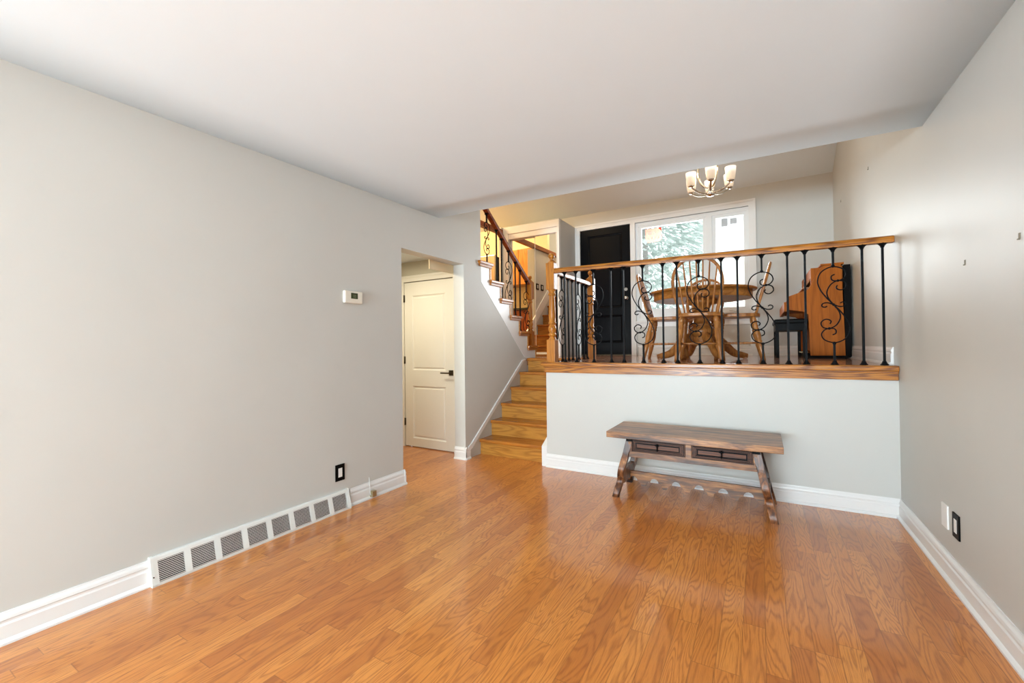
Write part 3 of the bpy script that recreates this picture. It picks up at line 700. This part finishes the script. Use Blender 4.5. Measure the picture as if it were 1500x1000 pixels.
for s in (-1, 1):
    a, c = (-0.421, -0.023) if s < 0 else (0.023, 0.421)
    bm = mk(); z0, z1 = 0.364, 0.460
    for i, (ins, dy) in enumerate(((0, 0.014), (0.003, -0.001), (0.0075, 0.010), (0.0105, -0.003), (0.015, 0.010), (0.018, -0.005), (0.0225, 0.008), (0.0255, -0.007), (0.031, 0.004), (0.034, -0.004))):
        box(bm, a + ins, c - ins, yf + dy, yf + 0.02, z0 + ins * 0.75, z1 - ins * 0.75)
    dr = obj('drawer', bm, M_benchD, b)
    bm = mk()
    A, C, Z0, Z1 = a + 0.036, c - 0.036, z0 + 0.028, z1 - 0.026
    yq = yf - 0.0105
    for q in ((A, C, Z0, Z0 + 0.006), (A, C, Z1 - 0.006, Z1), (A, A + 0.007, Z0, Z1), (C - 0.007, C, Z0, Z1)): box(bm, q[0], q[1], yq, yf, q[2], q[3])
    for ins in (0.009, 0.020, 0.029):  # thin black bars standing in for shade in the drawer grooves
        a2, c2, e2, f2 = a + ins, c - ins, z0 + ins * 0.8, z1 - ins * 0.8
        for q in ((a2, c2, e2, e2 + 0.0022), (a2, c2, f2 - 0.0022, f2), (a2, a2 + 0.0022, e2, f2), (c2 - 0.0022, c2, e2, f2)): box(bm, q[0], q[1], yq + 0.0015, yf, q[2], q[3])
    obj('inlay_and_groove_shade', bm, M_iron, dr)
    m = (a + c) / 2 + 0.0
    bm = mk(); sphere(bm, (m, yf - 0.018, 0.432), 0.010, 8); box(bm, m - 0.016, m + 0.016, yf - 0.013, yf - 0.008, 0.424, 0.438, 0.002)
    tube(bm, [(m, yf - 0.022, 0.43), (m + 0.002, yf - 0.024, 0.41), (m, yf - 0.020, 0.385)], [0.005, 0.005, 0.0025], 8); sphere(bm, (m, yf - 0.021, 0.398), 0.007, 8); obj('drawer_pull', bm, M_iron, dr)
# lyre-shaped end frames: front and rear scrolled legs that pinch together in the middle
LEG = [(-0.130, 0.470, 0.026), (-0.142, 0.40, 0.027), (-0.155, 0.34, 0.026), (-0.178, 0.28, 0.028), (-0.190, 0.225, 0.036), (-0.178, 0.175, 0.036), (-0.158, 0.14, 0.026), (-0.160, 0.11, 0.022), (-0.176, 0.085, 0.025), (-0.192, 0.055, 0.028), (-0.205, 0.028, 0.024), (-0.205, 0.0, 0.020)]
for s in (-1, 1):
    def xo(z): return s * (0.435 + 0.105 * (1 - z / 0.475) ** 1.0)
    for f in (1, -1):
        bm = mk(); pts = catmull([(y, z, w_) for y, z, w_ in LEG], 4); R = []
        for (y, z, w_) in pts:
            z = max(z, 0.0)
            dd = 0.031
            R.append([bm.verts.new((xo(z) + ex * dd * 0.8, f * (y + ey * w_), z)) for ex, ey in ((-1, -1), (1, -1), (1, 1), (-1, 1))])
        for A_, B_ in zip(R, R[1:]):
            for i in range(4): bm.faces.new((A_[i], A_[(i + 1) % 4], B_[(i + 1) % 4], B_[i]))
        bm.faces.new(R[0]); bm.faces.new(R[-1][::-1])
        bmesh.ops.bevel(bm, geom=[e for e in bm.edges if abs(e.verts[0].co.z - e.verts[1].co.z) > 1e-4], offset=0.004, segments=1, affect='EDGES')
        obj('leg', bm, M_benchZ, b)
    bm = mk(); box(bm, xo(0.17) - 0.02, xo(0.17) + 0.02, -0.16, 0.16, 0.10, 0.20, 0.006); obj('leg_crossbar', bm, M_benchZ, b); bm = mk(); box(bm, xo(0.46) - 0.024, xo(0.46) + 0.024, -0.17, 0.17, 0.44, 0.475, 0.003); obj('leg_cap', bm, M_iron, b)
bm = mk(); n = 6; x0, x1 = -0.505, 0.505; pts = [(x0, 0.155), (x1, 0.155), (x1, 0.085)]; seg = (x1 - x0) / n
prof = []
for i in range(n):
    xa = x0 + i * seg
    c1 = xa + seg * 0.28; r1 = seg * 0.20
    prof += [(xa, 0.078), (c1 - r1, 0.078)] + [(c1 - r1 * math.cos(PI * t / 6), 0.078 + r1 * 1.0 * math.sin(PI * t / 6)) for t in range(1, 6)] + [(c1 + r1, 0.078)]
    c2 = xa + seg * 0.76; 
    prof += [(c2 - 0.042, 0.078), (c2 - 0.034, 0.070), (c2 - 0.026, 0.064), (c2 - 0.020, 0.044), (c2 - 0.012, 0.036), (c2 + 0.012, 0.036), (c2 + 0.020, 0.044), (c2 + 0.026, 0.064), (c2 + 0.034, 0.070), (c2 + 0.042, 0.078)]
prism(bm, [(x0, 0.155), (x1, 0.155), (x1, 0.078)] + prof[::-1], 'Y', 0.02, 0.042)
obj('scalloped_stretcher', bm, M_benchX, b)

# ================================================================== DINING SET
TX, TY = -0.545, 5.0
t = thing('dining_table', 'round oak pedestal dining table behind the railing', 'table', (TX, TY, HP))
bm = mk(); lathe(bm, (0, 0, 0.712), (0, 0, 0.737), [(0, 0.505), (0.15, 0.522), (0.6, 0.530), (0.9, 0.525), (1, 0.515)], 72); obj('tabletop', bm, M_tablewood, t)
bm = mk(); lathe(bm, (0, 0, 0.635), (0, 0, 0.714), [(0, 0.478), (0.06, 0.485), (1, 0.485)], 72); obj('apron', bm, M_tablewood, t)
bm = mk(); lathe(bm, (0, 0, 0.15), (0, 0, 0.64), [(0, .085), (.08, .10), (.14, .10), (.17, .085), (.20, .11), (.26, .125), (.32, .13), (.38, .12), (.41, .095), (.43, .095), (.44, .115), (.47, .115), (.48, .095), (.55, .082), (.62, .078), (.80, .082), (.88, .10), (.90, .15), (1, .16)], 28); obj('pedestal', bm, M_chairwood, t)
for k in range(4):
    a = PI / 4 + k * PI / 2 - 0.30; ca, sa = math.cos(a), math.sin(a)
    path = catmull([(ca * r_, sa * r_, z_) for r_, z_ in ((0.06, 0.235), (0.14, 0.225), (0.24, 0.15), (0.33, 0.07), (0.42, 0.042), (0.475, 0.030))], 5)
    n_ = len(path); rr = [0.062 - 0.034 * (i / (n_ - 1)) for i in range(n_)]
    bm = mk(); tube(bm, path, rr, 10, ref=(-sa, ca, 0), flat=0.62); box(bm, ca * 0.45 - 0.018, ca * 0.45 + 0.018, sa * 0.45 - 0.018, sa * 0.45 + 0.018, 0.0, 0.02); obj('foot', bm, M_chairwood, t)
# windsor chair, front towards +Y
def chair(label, loc, rz_):
    c = thing('dining_chair', label, 'chair', loc, rz_, 'bow-back oak chairs around the dining table')
    out = []
    N_ = 28
    for i in range(N_):
        a = 2 * PI * i / N_; cx, sy = math.cos(a), math.sin(a)
        wx = 0.215 + 0.012 * sy; p_ = 0.62
        out.append((math.copysign(abs(cx) ** p_, cx) * wx, math.copysign(abs(sy) ** p_, sy) * 0.205))
    bm = mk(); prism(bm, out, 'Z', 0.428, 0.462, 0.008); obj('seat', bm, M_chairwood, c)
    LP = [(0, .014), (.05, .018), (.12, .021), (.14, .015), (.16, .022), (.20, .017), (.24, .022), (.27, .016), (.30, .021), (.45, .024), (.56, .018), (.58, .023), (.61, .015), (.64, .023), (.70, .020), (.92, .014), (1, .013)]
    feet = {}
    for sx in (-1, 1):
        for sy in (-1, 1):
            p0 = Vector((sx * 0.145, sy * 0.135, 0.435)); p1 = Vector((sx * (0.195), sy * (0.195 if sy > 0 else 0.225), 0.0)); feet[(sx, sy)] = (p0, p1)
            bm = mk(); lathe(bm, p0, p1, [(a_, r_ * 1.25) for a_, r_ in LP], 14); obj('leg', bm, M_chairwood, c)
    at = lambda k_, z: feet[k_][0].lerp(feet[k_][1], (0.435 - z) / 0.435)
    SP = [(0, .008), (.2, .011), (.32, .013), (.34, .009), (.36, .014), (.40, .010), (.5, .016), (.60, .010), (.64, .014), (.66, .009), (.68, .013), (.8, .011), (1, .008)]
    mids = []
    for sx in (-1, 1):
        a_, b_ = at((sx, -1), 0.17), at((sx, 1), 0.17); bm = mk(); lathe(bm, a_, b_, SP, 10); obj('stretcher', bm, M_chairwood, c); mids.append((a_ + b_) / 2)
    bm = mk(); lathe(bm, mids[0], mids[1], SP, 10); obj('stretcher', bm, M_chairwood, c)
    def yb(z): return -0.165 - (z - 0.46) * 0.27
    bow = [(-0.160, 0.455), (-0.185, 0.56), (-0.208, 0.68), (-0.210, 0.77), (-0.186, 0.855), (-0.128, 0.922), (-0.045, 0.954), (0.045, 0.954), (0.128, 0.922), (0.186, 0.855), (0.210, 0.77), (0.208, 0.68), (0.185, 0.56), (0.160, 0.455)]
    bp = catmull([(x, yb(z), z) for x, z in bow], 5)
    bm = mk(); tube(bm, bp, 0.0145, 10, ref=(0, 1, 0), flat=0.85); obj('back_bow', bm, M_chairwood, c)
    for i in range(7):
        s_ = (i - 3) / 3.0; xb = s_ * 0.118; xt = s_ * 0.172
        zt = max(p.z for p in bp) ; best = min((p for p in bp if p.z > 0.72), key=lambda p: abs(p.x - xt)); zt = best.z
        bm = mk(); lathe(bm, (xb, yb(0.46), 0.455), (xt, yb(zt), zt), [(0, .006), (.15, .008), (.35, .010), (.5, .0085), (1, .0055)], 8); obj('spindle', bm, M_chairwood, c)
    return c
chair('oak bow-back chair nearest the railing, its back to the camera', (-0.508, 4.52, HP), 0.03)
def rechair(label, loc, rz_):
    src = bpy.data.objects['dining_chair']; c = copy_tree(src); c.location = loc; c.rotation_euler = (0, 0, rz_); c['label'] = label
rechair('oak bow-back chair at the left of the round table, beside the front door', (-0.90, 4.98, HP), -PI / 2 + 0.06)
rechair('oak bow-back chair at the right of the round table, towards the piano', (-0.205, 4.93, HP), PI / 2 + 0.04)
rechair('oak bow-back chair behind the round table, under the window', (-0.60, 5.50, HP), PI - 0.06)

# ================================================================== PIANO AND ITS BENCH
p = thing('upright_piano', 'reddish wooden upright piano seen end-on against the right wall', 'piano', (0, 0, 0))
PY0, PY1 = 5.45, 6.64
side = [(0.452, HP + 0.03), (0.448, 1.20), (0.440, 1.50), (0.395, 1.535), (0.262, 1.560), (0.255, 1.70), (0.44, 1.765), (0.497, 1.88), (0.560, 2.000), (0.720, 2.005), (0.742, 1.3), (0.745, HP + 0.03)]
for q in (PY0, PY1 - 0.035):
    bm = mk(); prism(bm, side, 'Y', q, q + 0.035, 0.003); obj('side_panel', bm, M_piano, p)
bm = mk(); box(bm, 0.47, 0.735, PY0 + 0.035, PY1 - 0.035, 1.12, 1.99); obj('case_body', bm, M_piano, p)
bm = mk(); box(bm, 0.27, 0.50, PY0 + 0.035, PY1 - 0.035, 1.58, 1.70, 0.004); obj('keyboard_lid', bm, M_piano, p)
bm = mk(); box(bm, 0.225, 0.262, PY0 + 0.01, PY1 - 0.01, 1.545, 1.645, 0.006); obj('key_slip', bm, M_piano, p)
bm = mk(); box(bm, 0.55, 0.745, PY0 - 0.004, PY1, 2.004, 2.022, 0.003); obj('piano_lid', bm, M_piano, p)
bm = mk(); prism(bm, [(0.408, 1.795), (0.425, 1.80), (0.515, 1.945), (0.500, 1.945)], 'Y', PY0 + 0.12, PY1 - 0.15, 0.002); prism(bm, [(0.395, 1.785), (0.47, 1.785), (0.47, 1.80), (0.395, 1.80)], 'Y', PY0 + 0.10, PY1 - 0.13); box(bm, 0.44, 0.49, PY0 + 0.12, PY1 - 0.15, 1.74, 1.80); obj('music_desk', bm, M_chairwood, p)
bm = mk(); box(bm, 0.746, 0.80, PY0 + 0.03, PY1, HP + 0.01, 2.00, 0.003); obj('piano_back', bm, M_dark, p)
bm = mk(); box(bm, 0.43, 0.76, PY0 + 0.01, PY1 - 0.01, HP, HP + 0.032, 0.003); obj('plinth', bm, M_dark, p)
for q in (5.95, 6.05, 6.15): 
    bm = mk(); box(bm, 0.40, 0.47, q, q + 0.02, HP + 0.05, HP + 0.062, 0.003); obj('pedal', bm, M_brass, p)
pb = thing('piano_bench', 'black padded piano bench in front of the upright piano', 'bench', (0.285, 5.90, HP))
bm = mk(); box(bm, -0.155, 0.155, -0.40, 0.40, 0.375, 0.425, 0.018); obj('cushion', bm, M_leather, pb)
bm = mk(); box(bm, -0.14, 0.14, -0.385, 0.385, 0.30, 0.378, 0.003); obj('apron', bm, M_black, pb)
for sx in (-1, 1):
    for sy in (-1, 1):
        bm = mk(); box(bm, sx * 0.14, sx * 0.108, sy * 0.385, sy * 0.353, 0, 0.31, 0.002); obj('leg', bm, M_black, pb)

# ================================================================== CHANDELIER
CX, CY = -0.43, 4.90
ch = thing('chandelier', 'brushed nickel chandelier with six lit frosted glass shades', 'chandelier', (CX, CY, 2.745))
bm = mk(); lathe(bm, (0, 0, 0), (0, 0, 0.07), [(0, 0.008), (0.1, 0.03), (0.25, 0.042), (0.4, 0.044), (0.6, 0.03), (0.8, 0.030), (1, 0.022)], 20); cyl(bm, (0, 0, 0.06), (0, 0, 0.22), 0.014); obj('hub', bm, M_chrome, ch)
cv = vault(CY) - 2.745
bm = mk(); cyl(bm, (0, 0, 0.42), (0, 0, cv - 0.02), 0.008); lathe(bm, (0, 0, cv - 0.05), (0, 0, cv + 0.0), [(0, 0.02), (0.3, 0.05), (1, 0.065)], 24); obj('stem', bm, M_nickel, ch)
cd = math.atan2(-CY, -CX)
for k in range(6):
    a = cd + 0.03 + k * PI / 3; ca, sa = math.cos(a), math.sin(a); R = 0.212
    bm = mk(); tube(bm, catmull([(ca * r_, sa * r_, z_) for r_, z_ in ((0.03, 0.030), (0.09, 0.034), (0.145, 0.050), (0.19, 0.078), (R, 0.098))], 5), 0.0095, 8, ref=(-sa, ca, 0), flat=1.0)
    lathe(bm, (ca * R, sa * R, 0.085), (ca * R, sa * R, 0.105), [(0, 0.012), (0.5, 0.026), (1, 0.034)], 16)
    ar = obj('arm', bm, M_nickel, ch)
    bm = mk(); n_ = 22; prof = [(0.0, 0.026), (0.02, 0.034), (0.2, 0.040), (0.55, 0.047), (1.0, 0.052)]
    rings = [[bm.verts.new((r_ * math.cos(2 * PI * i / n_), r_ * math.sin(2 * PI * i / n_), t_ * 0.135)) for i in range(n_)] for t_, r_ in prof]
    inner = [[bm.verts.new(((r_ - 0.004) * math.cos(2 * PI * i / n_), (r_ - 0.004) * math.sin(2 * PI * i / n_), 0.004 + t_ * 0.131)) for i in range(n_)] for t_, r_ in prof]
    for A_, B_ in list(zip(rings, rings[1:])) + [(rings[-1], inner[-1])] + list(zip(inner[::-1], inner[::-1][1:])):
        for i in range(n_): bm.faces.new((A_[i], A_[(i + 1) % n_], B_[(i + 1) % n_], B_[i])).smooth = True
    bm.faces.new(rings[0][::-1]); bm.faces.new(inner[0])
    s_ = obj('glass_shade', bm, M_shade, ch, (ca * R, sa * R, 0.103))
    point('bulb_light', (CX + ca * R, CY + sa * R, 2.745 + 0.27), 1.2, (1.0, 0.78, 0.52), 0.035)
for k in range(3):
    a = cd + 0.6 + k * 2 * PI / 3; ca, sa = math.cos(a), math.sin(a)
    bm = mk(); tube(bm, catmull([(ca * r_, sa * r_, z_) for r_, z_ in ((0.02, 0.09), (0.06, 0.11), (0.10, 0.17), (0.115, 0.27), (0.09, 0.38), (0.02, 0.43))], 5), 0.010, 8, ref=(-sa, ca, 0), flat=1.0); obj('curved_strap', bm, M_nickel, ch)

# ================================================================== LIVING ROOM WALL FITTINGS
# baseboard register: sloping louvred grille in eight bays
rg = thing('baseboard_register', 'long white louvred baseboard register low on the left wall', 'vent', (XL, 0.957, 0))
Lr = 1.22; nb = 8
def rx(z): return 0.052 - 0.034 * (z / 0.135)      # slope of the face
bm = mk()
prism(bm, [(0.0005, 0.0), (0.0535, 0.0), (0.0560, 0.012), (0.0240, 0.1370), (0.0195, 0.1440), (0.0005, 0.1440)], 'Y', 0, 0.014)
prism(bm, [(0.0005, 0.0), (0.0535, 0.0), (0.0560, 0.012), (0.0240, 0.1370), (0.0195, 0.1440), (0.0005, 0.1440)], 'Y', Lr - 0.014, Lr)
prism(bm, [(0.040, 0.0), (0.052, 0.0), (0.054, 0.014), (0.046, 0.016)], 'Y', 0, Lr)
prism(bm, [(0.0, 0.142), (0.0, 0.134), (0.018, 0.122), (0.025, 0.120), (0.022, 0.135), (0.018, 0.142)], 'Y', 0, Lr)
bw = 0.030
for k in range(nb + 1):
    y_ = (Lr - bw) * k / nb
    prism(bm, [(0.043, 0.012), (0.0545, 0.012), (0.0235, 0.130), (0.012, 0.130)], 'Y', y_, y_ + bw)
obj('register_frame', bm, M_register, rg)
obj('register_shade_sheet', bx(0.0, 0.006, 0.01, Lr - 0.01, 0.004, 0.125), M_dark, rg)  # thin dark sheet standing in for the shade behind the louvres
for k in range(nb):
    y0_ = (Lr - bw) * k / nb + bw; y1_ = (Lr - bw) * (k + 1) / nb; bm = mk()
    for i in range(12):
        z_ = 0.021 + i * 0.0085; f_ = (z_ - 0.012) / 0.118; x_ = 0.0535 - 0.031 * f_
        prism(bm, [(x_, z_), (x_ - 0.006, z_ - 0.0006), (x_ - 0.006, z_ + 0.0008), (x_, z_ + 0.0036)], 'Y', y0_ - 0.001, y1_ + 0.001)
    obj('louvre_bay', bm, M_register, rg)
bm = mk(); cyl(bm, (0.040, 0.007, 0.05), (0.052, 0.0068, 0.05), 0.003, 8); obj('screw', bm, M_bronze, rg)

def wall_plate(name, label, cat, x, y, z, nx, wd, ht, m_plate, m_in, kind):
    o = thing(name, label, cat, (x, y, z))
    s_ = nx
    bm = mk(); box(bm, 0, s_ * 0.006, -wd / 2, wd / 2, -ht / 2, ht / 2, 0.0015); obj('cover_plate', bm, m_plate, o)
    if kind == 'rocker': bm = mk(); box(bm, s_ * 0.005, s_ * 0.009, -0.0165, 0.0165, -0.033, 0.033, 0.001); obj('rocker', bm, m_in, o)
    if kind == 'outlet':
        bm = mk(); box(bm, s_ * 0.005, s_ * 0.008, -0.0165, 0.0165, -0.033, 0.033, 0.001); obj('receptacle', bm, m_in, o)
    return o
wall_plate('wall_outlet', 'black-framed outlet above the register on the left wall', 'outlet', XL, 2.116, 0.277, 1, 0.078, 0.120, M_black, M_white, 'outlet')
wall_plate('wall_outlet', 'black-framed outlet low on the right wall', 'outlet', XR, 2.90, 0.302, -1, 0.080, 0.118, M_black, M_white, 'outlet')
wall_plate('blank_plate', 'plain white cover plate low on the right wall', 'wall plate', XR, 3.047, 0.304, -1, 0.080, 0.118, M_white, M_white, 'none')
for y_, lb in ((4.66, 'black light switch plate on the stair wall, further from the mirror'), (4.86, 'black light switch plate on the stair wall, nearer the mirror')):
    wall_plate('light_switch', lb, 'switch', XW, y_, 2.32, 1, 0.115, 0.115, M_black, M_white, 'rocker')
th = thing('thermostat', 'cream thermostat with a dark green display on the left wall', 'thermostat', (XL, 2.238, 1.600))
bm = mk(); box(bm, 0, 0.026, -0.083, 0.083, -0.047, 0.047, 0.010); obj('housing', bm, M_cream, th)
bm = mk(); box(bm, 0.024, 0.0275, -0.028, 0.034, -0.012, 0.032); sc_ = obj('display', bm, M_lcd, th)
bm = mk()
for (a, c, d_, e) in ((-0.006, -0.002, -0.004, 0.018), (0.004, 0.008, -0.004, 0.018), (0.004, 0.016, 0.015, 0.018), (0.004, 0.016, -0.004, -0.001), (0.014, 0.018, -0.004, 0.018)): box(bm, 0.0272, 0.0279, a, c, d_, e)
obj('display_digits', bm, M_lcd2, sc_)
for a in (-0.022, -0.004, 0.014): obj('button', bx(0.024, 0.0275, a, a + 0.014, -0.033, -0.025, bev=0.001), M_cream, th)
for a in (-0.004, 0.014): obj('button', bx(0.024, 0.0275, 0.052, 0.066, a, a + 0.010, bev=0.001), M_cream, th)
cp = thing('cable_plug', 'small beige plug hanging on the baseboard beside the register', 'plug', (XL + 0.030, 2.400, 0.0))
bm = mk(); box(bm, -0.010, 0.022, -0.020, 0.022, 0.016, 0.062, 0.003); obj('plug_body', bm, M_brass, cp)
bm = mk(); tube(bm, catmull([(0.0, -0.018, 0.030), (0.004, -0.028, 0.05), (-0.012, -0.016, 0.10), (-0.024, -0.010, 0.145), (-0.028, -0.008, 0.165)], 5), 0.0025, 6); obj('cord', bm, M_white, cp)
hooks = [(XR, 6.085, 2.816, 'tiny brass picture hook on the right wall above the piano'), (XR, 4.671, 2.689, 'tiny picture hook high on the right wall near the ceiling shadow'),
         (XR, 2.737, 1.569, 'small picture hook mid-height on the right wall past the handrail end'), (XR, 2.259, 1.587, 'small picture hook on the right wall at the edge of the photo')]
for x_, y_, z_, lb in hooks:
    bm = mk(); box(bm, x_ - 0.002, x_, y_ - 0.005, y_ + 0.005, z_ - 0.010, z_ + 0.010, 0.0008); box(bm, x_ - 0.007, x_, y_ - 0.003, y_ + 0.003, z_ - 0.014, z_ - 0.010); tag(obj('picture_hook', bm, M_hook), lb, 'hook', 'picture hooks on the right wall')

# ================================================================== KITCHEN (seen past the stair and in the mirror)
fr = thing('refrigerator', 'tall stainless refrigerator with a black side past the stair', 'refrigerator', (-4.32, 6.2, HP))
bm = mk(); box(bm, -0.36, 0.36, 0.06, 0.46, 0.02, 1.73, 0.004); obj('fridge_body', bm, M_black, fr)
for (a, c) in ((0.04, 0.55), (0.56, 1.74)):
    dd = obj('fridge_door', bx(-0.37, 0.38, 0.0, 0.055, a, c, bev=0.006), M_steel, fr)
    bm = mk(); tube(bm, [(-0.31, -0.03, a + 0.08), (-0.31, -0.045, a + 0.12), (-0.31, -0.045, c - 0.12), (-0.31, -0.03, c - 0.08)], 0.01, 8); obj('door_handle', bm, M_chrome, dd)
uc = thing('wall_cabinet', 'honey-coloured kitchen wall cabinet reflected in the closet mirror', 'cabinet', (-4.6, 4.1, HP + 1.42))
obj('cabinet_body', bx(-0.68, 0.80, 0.001, 0.33, 0, 0.74), M_cabinet, uc)
for k in range(3): 
    dd = obj('cabinet_door', bx(-0.67 + k * 0.49, -0.67 + k * 0.49 + 0.48, 0.331, 0.35, 0.01, 0.73, bev=0.004), M_cabinet, uc)
bc = thing('base_cabinet', 'dark red-brown kitchen base cabinet reflected in the closet mirror', 'cabinet', (-4.6, 4.1, HP))
obj('cabinet_body', bx(-0.68, 0.80, 0.001, 0.56, 0.0, 0.88), M_cabinet2, bc)
for k in range(3): obj('cabinet_door', bx(-0.67 + k * 0.49, -0.67 + k * 0.49 + 0.48, 0.561, 0.58, 0.1, 0.86, bev=0.004), M_cabinet2, bc)
tag(obj('countertop', bx(-5.30, -3.79, 4.101, 4.71, HP + 0.8825, HP + 0.92, bev=0.004), M_counter), 'black kitchen countertop reflected in the closet mirror', 'countertop')

# ================================================================== OUTSIDE
struct('ground', bx(-40, 30, YB + 0.4, 60, 0.5, 0.6), M_snow, 'snow-covered front yard outside the window', 'ground')
hs = thing('house', 'pale house across the street behind the right window pane', 'house', (0.6, 20, 0.6))
obj('upper_wall', bx(-2.9, 6, 0, 6, 4.2, 9.0), M_siding, hs)
obj('garage_wall', bx(-3.2, 6, -0.8, 6, 0, 4.05), M_siding2, hs)
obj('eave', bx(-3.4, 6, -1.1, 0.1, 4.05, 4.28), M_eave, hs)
bm = mk(); prism(bm, [(-3.4, 9.0), (6.4, 9.0), (1.5, 11.0)], 'Y', -0.4, 6.2); obj('roof', bm, M_snow, hs)
obj('window', bx(-1.85, -1.2, -0.02, 0.05, 7.2, 8.2), M_farwin, hs)
def tree(x, y, h, r_, n_, label, seed):
    random.seed(seed); tr = thing('evergreen_tree', label, 'tree', (x, y, 0.6))
    bm = mk(); lathe(bm, (0, 0, 0), (0, 0, h * 0.95), [(0, 0.16), (1, 0.02)], 8); obj('trunk', bm, M_bark, tr)
    bm = mk()
    for i in range(n_):
        t_ = random.random() ** 1.25; z_ = 0.4 + t_ * (h - 0.4); rr = r_ * (1 - t_) ** 0.8 * (0.35 + 0.65 * random.random() ** 0.5) + 0.1; a = random.random() * 2 * PI
        rr *= 1.0
        c_ = Vector((rr * math.cos(a), rr * math.sin(a), z_ - rr * 0.25))
        u_ = Vector((math.cos(a), math.sin(a), -0.4 + random.uniform(-.4, .4))).normalized(); v_ = Vector((-math.sin(a), math.cos(a), random.uniform(-.5, .5))).normalized()
        l_ = random.uniform(0.07, 0.17); w_ = l_ * random.uniform(0.3, 0.55)
        bm.faces.new([bm.verts.new(q) for q in (c_ - u_ * l_, c_ - v_ * w_, c_ + u_ * l_, c_ + v_ * w_)])
    obj('foliage', bm, M_leaf, tr)
tree(-2.6, 11.4, 7.6, 2.5, 15000, 'big snow-dusted evergreen filling the left window pane', 3)
tree(-6.2, 15.0, 7.0, 2.0, 5000, 'snow-dusted evergreen further back, left of the big one', 5)
